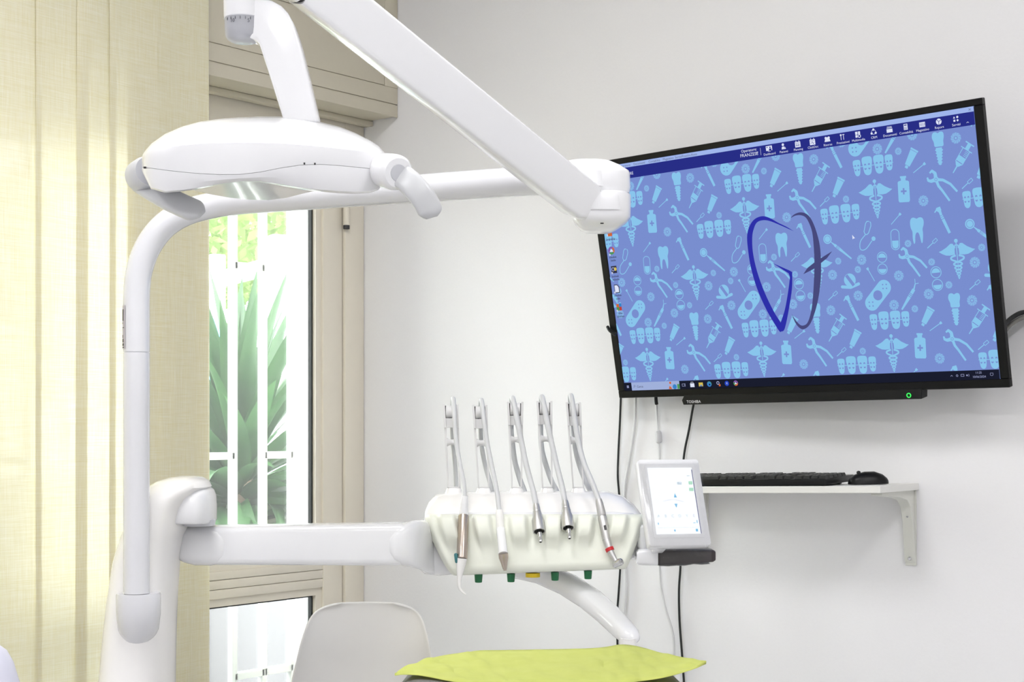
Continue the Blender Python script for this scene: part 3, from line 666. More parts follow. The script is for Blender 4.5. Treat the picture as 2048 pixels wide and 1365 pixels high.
flat('curve_line', [srect(.25 + .05 * i, .31 + .05 * i, .505 - .02 * math.sin(i / 7 * 3.14), .510 - .02 * math.sin(i / 7 * 3.14)) for i in range(9)], E_PK, scr, Mp, .0012)
flat('status_icon', [srect(.62, .72, .22, .26)], E_LT, scr, Mp, .0012)
flat('status_icon', [srect(.88, .97, .21, .26), srect(.87, .97, .31, .36)], E_GR, scr, Mp, .0012)
flat('line', [srect(.05, .97, .905, .908), srect(.86, .93, .12, .13)], E_LT, scr, Mp, .0012)
for k, ch in enumerate(('A', 'B', 'C', 'D', 'Y', 'E')):
    x, y = su(.10 + .158 * k, .735); obj('key_letter', text_bm(ch, .0085, Mp @ Matrix.Translation((x, y, .0012))), E_LT if k != 5 else E_PK, scr, smooth=False)
flat('soft_key', [srect(.06, .08, .83, .86), srect(.40, .43, .935, .965), srect(.88, .93, .93, .97), srect(.85, .90, .835, .845), srect(.93, .95, .80, .845)], E_BL, scr, Mp, .0012)
# clear film sleeve, slightly rumpled
rw = []
for i in range(15):
    v = -.012 + (PH + .006) * i / 14; r = []
    for j in range(13):
        u = -PW / 2 - .002 + (PW + .004) * j / 12
        r.append(Mp @ Vector((u, v, .0035 + .0016 * math.sin(u * 160 + v * 23) * math.sin(v * 31 + 1) + (.002 * math.sin(u * 330) if v < .03 else 0))))
    rw.append(r)
obj('protective_film', grid(rw), CLEAR, cp, angle=80)
obj('panel_neck', box2((-.045, .002, -.050), (-.02, .03, -.018), .003, 2, Mp), WHITE, cp)

# ------------------------------------------------------------------ curved arm under the table
ca = thing('curved_support_arm', floor_under(P(1256, 1290, 2.74)), 'curved white support arm sweeping down behind the lime paper bib', 'support arm')
cpts = [(1030, 1136, 3.12, .022), (1085, 1148, 3.09, .0225), (1135, 1170, 3.03, .022), (1180, 1199, 2.96, .021), (1215, 1229, 2.89, .0195), (1243, 1257, 2.82, .018), (1257, 1271, 2.78, .016)]
rings = []
for i, (x, y, z, r) in enumerate(cpts):
    a = P(*cpts[max(i - 1, 0)][:3]); b = P(*cpts[min(i + 1, len(cpts) - 1)][:3]); t = (b - a).normalized(); s = t.cross(UPV).normalized(); u = s.cross(t).normalized(); c = P(x, y, z)
    rings.append([c + s * (r * 1.25 * sgp(math.cos(2 * math.pi * j / 24), .7)) + u * (r * .95 * sgp(math.sin(2 * math.pi * j / 24), .7)) for j in range(24)])
c = P(1264, 1277, 2.768); rings.append([c + s * (.016 * math.cos(2 * math.pi * j / 24)) + u * (.012 * math.sin(2 * math.pi * j / 24)) for j in range(24)])
c = P(1267, 1280, 2.762); rings.append([c + s * (.009 * math.cos(2 * math.pi * j / 24)) + u * (.007 * math.sin(2 * math.pi * j / 24)) for j in range(24)])
c = P(1268, 1281, 2.760); rings.append([c + s * (.002 * math.cos(2 * math.pi * j / 24)) + u * (.002 * math.sin(2 * math.pi * j / 24)) for j in range(24)])
obj('arm', loft(rings), WHITE, ca, angle=60)
obj('post', lathe(floor_under(P(1256, 1290, 2.77)), P(1256, 1277, 2.77), [(0, .02), (1, .016)], 24), WHITE2, ca)

# ------------------------------------------------------------------ dental chair (top of its raised cushion) and paper bib
dc = thing('dental_chair', floor_under(P(1085, 1365, 1.75)), 'grey upholstered dental chair reclined flat under the paper bib', 'dental chair')
HT = 0.816
def chp(x, z, h): p = CAM + RGT * x + FWD * z; return Vector((p.x, p.y, h))
def crow(z, w, h0, h1, cx=.045):
    return [chp(cx + w * sgp(math.cos(2 * math.pi * j / 32), .5), z, (h0 + h1) / 2 + (h1 - h0) / 2 * sgp(math.sin(2 * math.pi * j / 32), .45)) for j in range(32)]
obj('cushion', loft([crow(2.50, .12, .765, .80), crow(2.48, .185, .75, .812), crow(2.43, .212, .745, HT), crow(2.3, .222, .74, HT), crow(1.9, .24, .73, HT), crow(1.4, .26, .72, HT), crow(1.0, .25, .72, HT + .02), crow(.86, .2, .74, HT + .02)]), CUSH, dc, angle=70)
obj('shell', loft([crow(2.52, .13, .73, .768), crow(2.45, .225, .715, .762), crow(2.0, .25, .69, .75), crow(1.3, .27, .67, .74), crow(.9, .22, .69, .745)]), WHITE2, dc, angle=70)
obj('pedestal', loft([[chp(.045 + r * math.cos(2 * math.pi * j / 32), 1.75 + rz * math.sin(2 * math.pi * j / 32), h) for j in range(32)] for r, rz, h in ((.26, .38, 0), (.26, .38, .05), (.12, .16, .09), (.10, .14, .5), (.14, .3, .69))]), WHITE2, dc, angle=50)
tag(dc)
back = [(790, 1351), (800, 1340), (835, 1326), (862, 1317), (895, 1310), (935, 1305), (960, 1301.5), (1000, 1301), (1060, 1300), (1120, 1299), (1185, 1297), (1215, 1294), (1238, 1290), (1262, 1291), (1290, 1297), (1325, 1307), (1370, 1316), (1398, 1321), (1412, 1328)]
front = [(790, 1352), (806, 1350), (835, 1351), (865, 1356), (900, 1363), (940, 1369), (980, 1372), (1020, 1374), (1060, 1375), (1120, 1375), (1175, 1373), (1215, 1370), (1250, 1367), (1280, 1363), (1310, 1359), (1335, 1354), (1365, 1346), (1395, 1336), (1412, 1329)]
def hz(py, h): return (CAM.z - h) * FPX / (py - HZ)
rows = []
NV = 14
bk2, fr2 = smoothpts([Vector((x, y, 0)) for x, y in back], 4), smoothpts([Vector((x, y, 0)) for x, y in front], 4)
for k in range(NV + 1):
    v = k / NV; r = []
    for b, f in zip(bk2, fr2):
        x, y = q(b.x, f.x, v), q(b.y, f.y, v)
        h = HT + .0015
        right = max(0, (x - 1290) / 120)
        h += .012 * right
        z = hz(y, h) if y > 1280 else 2.55
        wr = .0035 * math.sin(x * .045 + v * 5) * math.sin(v * 6 + x * .012) + .002 * math.sin(x * .11 - v * 9)
        r.append(P(x, y, z) + UPV * (abs(wr) if k not in (0, NV) else 0))
    rows.append(r)
bb = grid(rows)
ob = obj('paper_bib', bb, BIB, None, P(1085, 1340, 2.4), angle=30)
md = ob.modifiers.new('thickness', 'SOLIDIFY'); md.thickness = 0.0006
tag(ob, 'lime green paper bib spread over the grey dental chair', 'paper bib')

# ------------------------------------------------------------------ white shell chair
ch = thing('shell_chair', floor_under(P(735, 1300, 3.25)), 'white moulded plastic shell chair behind the dental chair', 'chair')
def shell():
    c0 = P(735, 1203, 3.36); rows = []
    prof = [(0.000, .060, 0.00), (.006, .092, .002), (.02, .120, .004), (.05, .136, .004), (.10, .148, .002), (.16, .160, -.004), (.22, .172, -.012), (.28, .185, -.03), (.33, .20, -.06), (.36, .215, -.11), (.375, .22, -.18), (.375, .22, -.27), (.365, .21, -.36), (.38, .19, -.41), (.40, .16, -.43)]
    for i, (dn, w, fz) in enumerate(prof):
        r = []
        for j in range(-10, 11):
            s = j / 10; a = s * 1.25
            wrapf = .055 * min(1, dn / .1) + .015
            x = w * math.sin(a) / math.sin(1.25)
            zc = fz - wrapf * (s * s) * (1 if i < 10 else .4)
            up = (.05 * s * s if i >= 9 else 0)
            p = c0 + RGT * x + FWD * zc - UPV * (dn - up)
            r.append(p)
        rows.append(r)
    return grid(rows)
so_ = obj('seat_shell', shell(), CHAIRW, ch, angle=80)
md = so_.modifiers.new('thickness', 'SOLIDIFY'); md.thickness = .006; md = so_.modifiers.new('smooth', 'SUBSURF'); md.levels = 1; md.render_levels = 2
cb = P(735, 1203, 3.36)
for sx in (-1, 1):
    for sz, off in ((-.33, -.42), (-.10, .0)):
        a = Vector((cb.x, cb.y, 0)) + RGT * (.13 * sx) + FWD * sz; bq = Vector((cb.x, cb.y, 0)) + RGT * (.22 * sx) + FWD * off
        obj('leg', tube([a + UPV * .42, bq + UPV * 0.0], [.016, .011], 12, sm=False), WOOD, ch)

# ------------------------------------------------------------------ operator stool (edge of its backrest)
sc_ = P(-22, 1300, 1.85)
stl = thing('operator_stool', floor_under(P(-80, 1300, 1.85)), 'pale lilac white padded backrest of an operator stool by the curtain', 'stool')
LIL = mat('lilac_white_vinyl', (214, 214, 228), .4)
def bkr(py, l, r, hd): return ringplan(l, r, py, 1.85, hd, 32, 2.6)
obj('backrest', loft([bkr(1500, -160, 40, .02), bkr(1480, -182, 60, .04), bkr(1420, -195, 54, .045), bkr(1365, -195, 33, .045), bkr(1330, -190, 23, .042), bkr(1305, -180, 10, .036), bkr(1294, -165, -2, .026), bkr(1288, -140, -30, .01)]), LIL, stl, angle=60)
sb = floor_under(P(-80, 1300, 1.85)) - FWD * .2
obj('seat', lathe(sb + UPV * .46, sb + UPV * .54, [(0, .17), (.1, .19), (.9, .19), (1, .16)], 36), LIL, stl)
obj('post', lathe(sb + UPV * .06, sb + UPV * .46, [(0, .03), (1, .025)], 20), CHROME, stl)
obj('back_bar', tube([sb + UPV * .45 + FWD * .05, sb + UPV * .46 + FWD * .26, P(-80, 1500, 1.89), P(-80, 1420, 1.89)], .012, 12), CHROME, stl)
for k in range(5):
    a = k * 2 * math.pi / 5
    obj('base_leg', tube([sb + UPV * .08, sb + Vector((math.cos(a), math.sin(a), 0)) * .26 + UPV * .05], [.022, .014], 12, sm=False), CHROME, stl)
    obj('castor', lathe(sb + Vector((math.cos(a), math.sin(a), 0)) * .26 + UPV * .0, sb + Vector((math.cos(a), math.sin(a), 0)) * .26 + UPV * .05, [(0, .02), (.5, .025), (1, .02)], 16), BLACK, stl)

# ------------------------------------------------------------------ television
def camdir(x, y, z): return RGT * x + UPV * y + FWD * z
tyaw, ttil, trol = math.radians(43.05), math.radians(11.30), math.radians(0.557)
ta0 = camdir(math.cos(tyaw), 0, -math.sin(tyaw)); tn0 = camdir(-math.sin(tyaw), 0, -math.cos(tyaw)); tu0 = UPV * math.cos(ttil) + tn0 * math.sin(ttil)
ta = ta0 * math.cos(trol) + tu0 * math.sin(trol); tu = tu0 * math.cos(trol) - ta0 * math.sin(trol); tn = ta.cross(tu)
TC = CAM + camdir(0.5771, 0.3434, 3.2246)
US = .941 / 16                                       # metres per screen unit (16 x 9)
Mt = frame(TC, ta, tu, tn)
def S(u, v): return ((u - 8) * US, (4.5 - v) * US)
tv = thing('wall_television', onY(1600, 760, 0) * 1.0, 'large black flat television with blue dental wallpaper, tilted on the wall', 'television')
def tvbox(name, u0, u1, v0, v1, z0, z1, m, par=tv, bev=.003):
    a, b = S(u0, v1), S(u1, v0); return obj(name, box2((a[0], a[1], z0), (b[0], b[1], z1), bev, 2, Mt), m, par, angle=35)
tvbox('back_housing', .6, 15.4, 1.2, 8.9, -.052, -.010, BLACK)
tvbox('side_housing', -.30, 1.2, 5.9, 8.45, -.046, -.014, BLACK)
bez = []
for u0, u1, v0, v1 in ((-.34, 16.32, -.23, 0), (-.34, 16.32, 9.0, 9.30), (-.34, 0, 0, 9.0), (16, 16.32, 0, 9.0)):
    a, b = S(u0, v1), S(u1, v0); bez.append(box2((a[0], a[1], -.010), (b[0], b[1], .004), .0015, 1, Mt))
a, b = S(-.30, 9.28), S(16.30, -.2)
obj('bezel', joinbm(*bez, box2((a[0], a[1], -.012), (b[0], b[1], -.0065), .001, 1, Mt)), GLOSSBLACK, tv, angle=35)
bar = obj('sensor_bar', prism([S(2.97, 9.26), S(2.83, 9.45), S(2.88, 9.63), S(13.1, 9.61), S(13.15, 9.26)], -.02, .006, Mt, .001, 1), BLACK, tv, angle=35)
E_LOGO = mat('logo_silver', (238, 238, 240), .6)
obj('brand_lettering', text_bm('TOSHIBA', .0125, Mt @ Matrix.Translation((*S(3.41, 9.515), .0068)) @ Matrix.Diagonal((.78, .75, 1, 1))), E_LOGO, bar, smooth=False)
bm = bmesh.new(); cl = S(12.64, 9.47)
obj('power_light', loft([[Mt @ Vector((cl[0] + r * math.cos(2 * math.pi * j / 24), cl[1] + r * math.sin(2 * math.pi * j / 24), z)) for j in range(24)] for r, z in ((.0034, .0058), (.0034, .0072), (.0052, .0072), (.0052, .0058))], cap=False), emit('led_green', (60, 230, 90), 1.6), bar)
# mount between wall and housing
wallp = lambda u, v: (Mt @ Vector((*S(u, v), 0)))
mp = wallp(8, 3.2)
obj('wall_mount', joinbm(box2((mp.x - .12, -.004, mp.z - .12), (mp.x + .12, 0, mp.z + .12)), box2((mp.x - .06, mp.y + .03, mp.z - .03), (mp.x + .06, -.003, mp.z + .03))), BLACK, tv, smooth=False)

obj('side_connector', tube([P(1215, 654, 3.57), P(1220, 662, 3.56), P(1232, 670, 3.55)], .004, 10), BLACK, tv)
E_BG = emit('screen_blue', (121, 142, 207)); E_IC = emit('screen_icon', (137, 197, 236)); E_MID = emit('screen_flower', (132, 172, 224)); E_NAVY = emit('screen_navy', (40, 46, 134)); E_TOP = emit('screen_topstrip', (160, 182, 236))
E_TASK = emit('screen_taskbar', (26, 29, 46)); E_WH = emit('screen_white', (222, 228, 248)); E_LG1 = emit('screen_logo_blue', (46, 48, 168)); E_LG2 = emit('screen_logo_slate', (72, 74, 124)); E_SRCH = emit('screen_search', (160, 176, 218)); E_TXT = emit('screen_text', (92, 98, 120)); E_DK = emit('screen_dark', (52, 54, 72))
a, b = S(0, 9), S(16, 0)
scrn = obj('screen', box2((a[0], a[1], -.006), (b[0], b[1], .0012), 0, 1, Mt), E_BG, tv, smooth=False)

class Draw:
    """collects flat polygons in screen units and clips them to a rectangle"""
    def __init__(s, clip): s.c = clip; s.t = {}
    def poly(s, key, pts):
        if len(pts) < 3: return
        u0, u1, v0, v1 = s.c
        if max(p[0] for p in pts) < u0 or min(p[0] for p in pts) > u1 or max(p[1] for p in pts) < v0 or min(p[1] for p in pts) > v1: return
        for tri in tessellate_polygon([[Vector((p[0], p[1], 0)) for p in pts]]):
            t = [pts[i] for i in tri]
            for ax_, lim, sg in ((0, u0, 1), (0, u1, -1), (1, v0, 1), (1, v1, -1)):
                o = []
                for i in range(len(t)):
                    p, r = t[i], t[(i + 1) % len(t)]; dp, dr = (p[ax_] - lim) * sg, (r[ax_] - lim) * sg
                    if dp >= 0: o.append(p)
                    if dp * dr < 0: f = dp / (dp - dr); o.append((p[0] + (r[0] - p[0]) * f, p[1] + (r[1] - p[1]) * f))
                t = o
                if len(t) < 3: break
            if len(t) >= 3: s.t.setdefault(key, []).append(t)
    def disc(s, key, c, r, n=18, k=1): s.poly(key, [(c[0] + r * math.cos(2 * math.pi * i / n), c[1] + r * k * math.sin(2 * math.pi * i / n)) for i in range(n)])
    def ring(s, key, c, r, w, n=22, k=1, a0=0, a1=360):
        for i in range(n):
            a, b = math.radians(a0 + (a1 - a0) * i / n), math.radians(a0 + (a1 - a0) * (i + 1) / n)
            s.poly(key, [(c[0] + rr_ * math.cos(t), c[1] + rr_ * k * math.sin(t)) for rr_, t in ((r, a), (r, b), (r - w, b), (r - w, a))])
    def line(s, key, pts, w, w2=None):
        w2 = w if w2 is None else w2; n = len(pts) - 1
        for i in range(n):
            a, b = Vector(pts[i][:2]), Vector(pts[i + 1][:2]); d = (b - a)
            if d.length < 1e-6: continue
            d.normalize(); nn = Vector((-d.y, d.x)); wa = (w + (w2 - w) * i / n) / 2; wb = (w + (w2 - w) * (i + 1) / n) / 2
            s.poly(key, [tuple(a + nn * wa), tuple(b + nn * wb), tuple(b - nn * wb), tuple(a - nn * wa)])
            if i: s.disc(key, a, wa, 8)
    def text(s, key, txt, c, size, align='CENTER'):
        vs, fs = text_geo(txt, size, align)
        for f in fs: s.t.setdefault(key, []).append([(c[0] + vs[i][0], c[1] - vs[i][1]) for i in f])
    def build(s, names, parent):
        for key, z, nm, m in names:
            if key not in s.t: continue
            bm = bmesh.new()
            for t in s.t[key]:
                bm.faces.new([bm.verts.new(Mt @ Vector((*S(u, v), z))) for u, v in t])
            o_ = obj(nm, bm, m, parent, smooth=False); o_['kind'] = 'stuff'

TILE = [('tooth',2.81,3.36,2.76,4.26),('capsule',1.95,3.69,1.91,4.39),('pliers',2.09,4.44,2.90,5.21),('pliers',3.43,1.97,4.26,2.78),('brushA',3.09,4.44,3.46,4.17),('brushA',4.45,0.56,4.83,0.29),('brushA',4.54,2.60,4.92,2.33),('brushB',0.98,0.02,0.74,-0.47),('brushB',2.86,1.87,3.33,1.60),('brushB',1.84,3.51,2.24,3.17),('case',1.36,4.60,1.33,5.01),('case',3.31,5.28,3.32,5.71),('band',1.31,0.26,0.78,0.78),('probe',2.62,0.17,1.90,1.08),('syringe',4.94,1.22,4.28,2.05),('hand',5.19,0.47,5.56,1.36),('hand',3.61,3.13,3.95,4.01),('mirror',4.69,3.78,5.56,4.55),('steth',0.98,3.31,0.63,4.29),('tube',2.61,1.68,2.99,1.11),('tube',5.13,2.33,5.50,1.74),('braces',0.62,1.42,2.16,1.42),('braces',4.52,2.945,6.09,2.945),('cap',0.03,5.08,-0.01,5.57),('cad',4.14,4.24,4.13,5.57),('cad',1.38,1.93,1.36,3.25),('implant',3.88,0.64,3.86,1.74),('bottle',2.47,1.93,2.42,2.81)]
FLOW = [(1.92,5.29,.19),(4.73,5.06,.19),(0.56,4.62,.19),(0.27,0.48,.19),(4.50,0.93,.19),(2.96,0.61,.19),(1.62,0.90,.19),(3.12,2.84,.19),(2.39,4.22,.13),(5.02,4.59,.13),(3.19,4.92,.13),(0.37,4.95,.13),(3.73,0.35,.13),(2.39,1.08,.13),(0.21,2.46,.13)]
D = Draw((0, 16, .595, 8.675))
def icon(kind, p0, p1):
    p0, p1 = Vector(p0), Vector(p1); e = p1 - p0; L = e.length; e.normalize(); lt = Vector((e.y, -e.x))
    def T(s, t): w = p0 + lt * (s * L) + e * (t * L); return (w.x, w.y)
    def pg(k, pts): D.poly(k, [T(*p) for p in pts])
    def ln(k, pts, w, w2=None): D.line(k, [T(*p) for p in pts], w * L, None if w2 is None else w2 * L)
    def dc_(k, s, t, r): D.disc(k, T(s, t), r * L)
    def rg(k, s, t, r, w): D.ring(k, T(s, t), r * L, w * L)
    def sm(pts): return [tuple(v[:2]) for v in smoothpts([Vector((a, b, 0)) for a, b in pts + [pts[0]]], 3)][:-1]
    if kind == 'tooth':
        pg('f', sm([(0, .06), (.12, .01), (.23, .04), (.28, .15), (.27, .3), (.22, .45), (.23, .65), (.2, .93), (.15, .97), (.1, .75), (.05, .6), (-.03, .58), (-.09, .7), (-.11, .95), (-.16, .99), (-.2, .8), (-.2, .55), (-.26, .4), (-.28, .2), (-.24, .06), (-.14, .01)]))
    elif kind == 'implant':
        pg('f', sm([(0, .04), (.09, .0), (.17, .03), (.19, .14), (.16, .28), (.15, .43), (.0, .44), (-.13, .43), (-.15, .30), (-.2, .16), (-.17, .03), (-.08, 0)]))
        pts = [(.1, .47)]; ls = []
        for i in range(5): t = .52 + .09 * i; w = .1 - .012 * i; pts += [(w, t), (w + .035, t + .03), (w, t + .06)]
        pts += [(.05, .98), (0, 1.0), (-.05, .97)]
        for i in range(4, -1, -1): t = .52 + .09 * i; w = .1 - .012 * i; pts += [(-w, t + .05), (-w - .035, t + .02), (-w, t - .01)]
        pg('f', pts + [(-.1, .47)])
    elif kind == 'capsule':
        pts = [(.2 * math.cos(math.radians(a)), .2 + .2 * -math.sin(math.radians(a))) for a in range(0, 181, 20)] + [(.2 * -math.cos(math.radians(a)), .8 + .2 * math.sin(math.radians(a))) for a in range(0, 181, 20)]
        ln('f', [(s * 1.1, t) for s, t in pts] + [(pts[0][0] * 1.1, pts[0][1])], .035)
        pg('f', [(.17, .55), (.17, .8), (.12, .9), (0, .95), (-.12, .9), (-.17, .8), (-.17, .55)])
    elif kind == 'pliers':
        ln('f', [(-.12, .02), (-.17, .1), (-.13, .18), (0, .27)], .05, .12); ln('f', [(.02, .0), (.12, .02), (.12, .14), (0, .27)], .05, .12)
        dc_('f', 0, .27, .085); rg('b', 0, .27, .045, .012)
        ln('f', [(0, .27), (-.1, .45), (-.13, .62), (-.22, .98)], .09, .06); ln('f', [(0, .27), (.12, .45), (.17, .7), (.13, 1.0)], .09, .06)
    elif kind == 'brushA':
        ln('f', [(0, 0), (0, .62)], .07, .06); ln('f', [(-.1, .62), (.1, .62), (.1, 1.0), (-.1, 1.0), (-.1, .62)], .045)
    elif kind == 'brushB':
        ln('f', [(0, 0), (0, .85)], .05, .05); pg('f', [(-.07, .84), (.07, .84), (.09, 1.0), (-.09, 1.0)])
    elif kind == 'case':
        for t, f in ((0, 1), (1, -1)):
            rg('f', 0, t, .47, .06); h = [(.36 * math.cos(math.radians(a)), t - f * (.36 * math.sin(math.radians(a)) + 0) + (0 if f == 1 else .0)) for a in range(0, 181, 15)]
            pg('f', [(s, q_ + (.04 if f == 1 else -.0)) for s, q_ in h])
    elif kind == 'band':
        R_ = .36
        pg('f', [(R_ * math.cos(math.radians(a)), .0 - R_ * math.sin(math.radians(a))) for a in range(0, 181, 15)] + [(-R_ * math.cos(math.radians(a)), 1 + R_ * math.sin(math.radians(a))) for a in range(0, 181, 15)])
        D.disc('b', T(0, .5), .24 * L, 18)
        for t0 in (-.06, 1.06):
            for s, t in ((-.13, 0), (.13, 0), (0, -.13), (0, .13)): dc_('b', s, t0 + t, .035)
    elif kind == 'probe':
        ln('f', [(-.14, -.02), (-.05, .1), (.03, .02)], .02); ln('f', [(-.05, .1), (0, .26)], .03, .05); ln('f', [(0, .26), (0, .46)], .10, .11); ln('f', [(0, .47), (0, .6)], .115, .10); ln('f', [(0, .6), (0, 1)], .10, .05)
        for t in (.42, .47, .52): ln('b', [(-.06, t), (.06, t)], .018)
    elif kind == 'syringe':
        pg('f', [(-.16, -.06), (.16, -.06), (.16, -.02), (-.16, -.02)]); ln('f', [(0, -.02), (0, .17)], .13); pg('f', [(-.21, .15), (.21, .15), (.21, .18), (-.21, .18)])
        ln('f', [(-.13, .18), (-.13, .62), (-.04, .74), (.04, .74), (.13, .62), (.13, .18)], .022); pg('f', [(-.13, .42), (.13, .42), (.13, .60), (-.13, .60)]); pg('f', [(-.13, .625), (.13, .625), (.04, .74), (-.04, .74)])
        for i in range(4): ln('f', [(.0, .22 + .05 * i), (.12, .22 + .05 * i)], .016)
        ln('f', [(0, .74), (0, 1.0)], .05, .03)
    elif kind == 'hand':
        pg('f', [(-.05, -.02), (.1, .0), (.09, .14), (-.04, .16), (-.09, .08), (-.18, .12), (-.19, .08), (-.1, .03)]); ln('f', [(.02, .12), (0, .3)], .11, .09)
        for a_, b_ in ((.315, .36), (.375, .43)): ln('f', [(0, a_), (0, b_)], .115)
        ln('f', [(0, .45), (0, 1.0)], .115, .10)
    elif kind == 'mirror':
        rg('f', 0, .0, .145, .035); dc_('f', 0, 0, .095); ln('f', [(0, .14), (0, .3)], .02, .06); ln('f', [(0, .3), (0, .38)], .085)
        for t in (.40, .435, .47): ln('f', [(0, t), (0, t + .022)], .095)
        ln('f', [(0, .5), (0, .62)], .09, .075); ln('f', [(0, .62), (0, 1)], .07, .045)
    elif kind == 'steth':
        D.line('f', [T(*p) for p in [(.03, .0), (-.05, .02), (-.08, .1), (-.075, .38), (-.02, .45), (.05, .45), (.1, .38), (.13, .13), (.1, .03), (.06, 0)]], .024 * L * 1.2)
        pass
        c2 = [(.0, .46), (-.13, .72), (-.1, .95), (0, 1.0), (.14, .9), (.28, .6)]
        D.line('f', [T(*v[:2]) for v in smoothpts([Vector((a, b, 0)) for a, b in c2], 4)], .03 * L); dc_('f', .32, .52, .075)
    elif kind == 'tube':
        ln('f', [(0, 0), (0, .13)], .16); pg('f', [(-.14, .15), (.14, .15), (.2, .92), (-.2, .92)]); pg('f', [(-.22, .94), (.22, .94), (.22, 1.03), (-.22, 1.03)])
    elif kind == 'braces':
        f = 1 / L
        D.line('f', [T(0, 0), T(0, 1)], .025)
        for i, (t, w, h0, h1) in enumerate(((.1, .15, -.24, .30), (.36, .20, -.31, .31), (.65, .20, -.31, .31), (.9, .15, -.27, .25))):
            c0 = p0 + e * (t * L)
            sh = sm([(-w * .85, -.0), (-w, h0 * .6), (-w * .7, h0), (w * .7, h0), (w, h0 * .6), (w * .85, 0), (w * .7, h1 * .7), (w * .3, h1), (-w * .3, h1), (-w * .7, h1 * .7)])
            D.poly('f', [(c0.x + a, c0.y + b) for a, b in sh])
            k = .78 if i in (0, 3) else 1
            for sx in (-.075 * k, .075 * k):
                for sy, g in ((-.07, 1), (.075, -1)):
                    x, y = c0.x + sx, c0.y + sy + .02
                    D.poly('b', [(x - .036 * k, y + .035 * g), (x - .04 * k, y - .01 * g), (x, y - .04 * g), (x + .04 * k, y - .01 * g), (x + .036 * k, y + .035 * g), (x, y + .012 * g)])
    elif kind == 'cap':
        f = 1
        c0 = p0 + e * (.48 * L); x, y = c0.x, c0.y
        D.disc('f', (x + .0, y - .02), .235, 20); D.line('f', [(x - .33, y + .2), (x, y + .24), (x + .33, y + .14)], .11); D.disc('f', (x - .33, y + .2), .055); D.disc('f', (x + .33, y + .14), .055)
        D.line('b', [(x - .12, y - .2), (x + .14, y + .18)], .12); D.disc('f', (x + .01, y + .0), .035)
    elif kind == 'cad':
        dc_('f', 0, .035, .05); ln('f', [(0, .05), (0, .95)], .026, .012)
        for sg in (-1, 1):
            pg('f', [(sg * .05, .17), (sg * .10, .10), (sg * .16, .1), (sg * .28, .19), (sg * .42, .26), (sg * .49, .28), (sg * .4, .34), (sg * .3, .385), (sg * .2, .395), (sg * .06, .38)])
            ln('f', [(sg * .02, .13), (sg * .05, .17), (sg * .045, .22)], .03)
            wv = [(sg * .04, .40), (sg * .16, .44), (sg * .16, .5), (sg * .02, .56), (-sg * .1, .6), (-sg * .1, .64), (0, .67), (sg * .085, .70), (sg * .08, .735), (0, .76), (-sg * .065, .785), (-sg * .06, .815), (0, .84), (sg * .045, .86), (sg * .04, .885), (0, .91), (-sg * .025, .93), (0, 1.0)]
            D.line('f', [T(*v[:2]) for v in smoothpts([Vector((a, b, 0)) for a, b in wv], 3)], .05 * L, .02 * L)
    elif kind == 'bottle':
        pg('f', [(-.13, 0), (.13, 0), (.13, .07), (.1, .08), (.1, .17), (.2, .19), (.24, .23), (.24, .94), (.2, 1), (-.2, 1), (-.24, .94), (-.24, .23), (-.2, .19), (-.1, .17), (-.1, .08), (-.13, .07)])
        pg('b', [(-.035, .46), (.035, .46), (.035, .70), (-.035, .70)]); pg('b', [(-.12, .545), (.12, .545), (.12, .615), (-.12, .615)])
PER = 5.39
for i in range(-1, 4):
    for j in range(-1, 2):
        for k, x0, y0, x1, y1 in TILE: icon(k, (x0 + i * PER, y0 + j * PER), (x1 + i * PER, y1 + j * PER))
        for x, y, r in FLOW:
            x += i * PER; y += j * PER
            n = 11
            D.poly('m', [(x + r * (1.0 if a % 2 else .88) * math.cos(math.pi * a / n), y + r * (1.0 if a % 2 else .88) * math.sin(math.pi * a / n)) for a in range(2 * n)])
            for a in range(n):
                t = 2 * math.pi * a / n; D.line('f', [(x + r * .42 * math.cos(t), y + r * .42 * math.sin(t)), (x + r * .97 * math.cos(t + .12), y + r * .97 * math.sin(t + .12))], .014)
            D.ring('b', (x, y), r * .36, r * .1, 10); D.disc('f', (x, y), r * .14, 8)
LG = [(8.76,3.37),(8.48,3.18),(8.15,3.0),(7.79,2.78),(7.49,2.69),(7.16,2.76),(6.91,2.98),(6.75,3.31),(6.71,3.77),(6.74,4.5),(6.9,5.31),(7.2,6.13),(7.61,6.9),(7.74,6.97),(7.9,6.86),(8.17,6.16),(8.4,5.42),(8.49,4.83)]
LG2 = [(8.40,4.77),(7.7,4.43),(8.33,4.86)]; LG3 = [(8.36,4.95),(8.35,5.08),(8.2,5.59),(7.99,6.18),(7.75,6.64)]; LG4 = [(7.75,6.64),(7.5,6.19),(7.2,5.45),(6.99,4.67),(6.91,3.97),(6.96,3.41),(7.07,3.11),(7.23,2.9),(7.47,2.84),(7.77,2.89),(8.23,3.1),(8.76,3.37)]
LDo = [(8.67,2.89),(8.84,2.77),(9.1,2.72),(9.35,2.8),(9.53,3.02),(9.67,3.44),(9.75,3.97),(9.72,4.59),(9.62,5.25),(9.43,5.9),(9.19,6.44),(8.95,6.8),(8.69,6.94),(8.51,6.87),(8.36,6.66),(8.26,6.35)]
LDi = [(8.26,6.35),(8.39,6.58),(8.56,6.77),(8.71,6.8),(8.88,6.71),(9.05,6.4),(9.19,5.96),(9.33,5.3),(9.45,4.57),(9.5,3.94),(9.5,3.46),(9.41,3.12),(9.29,2.91),(9.09,2.82),(8.87,2.82),(8.67,2.89)]
LX = [(8.94,4.94),(9.14,4.73),(9.46,4.55),(9.91,4.35),(10.22,4.22),(9.98,4.45),(9.7,4.61),(9.39,4.79)]
def s2(l, k=4): return [tuple(v[:2]) for v in smoothpts([Vector((a, b, 0)) for a, b in l], k)]
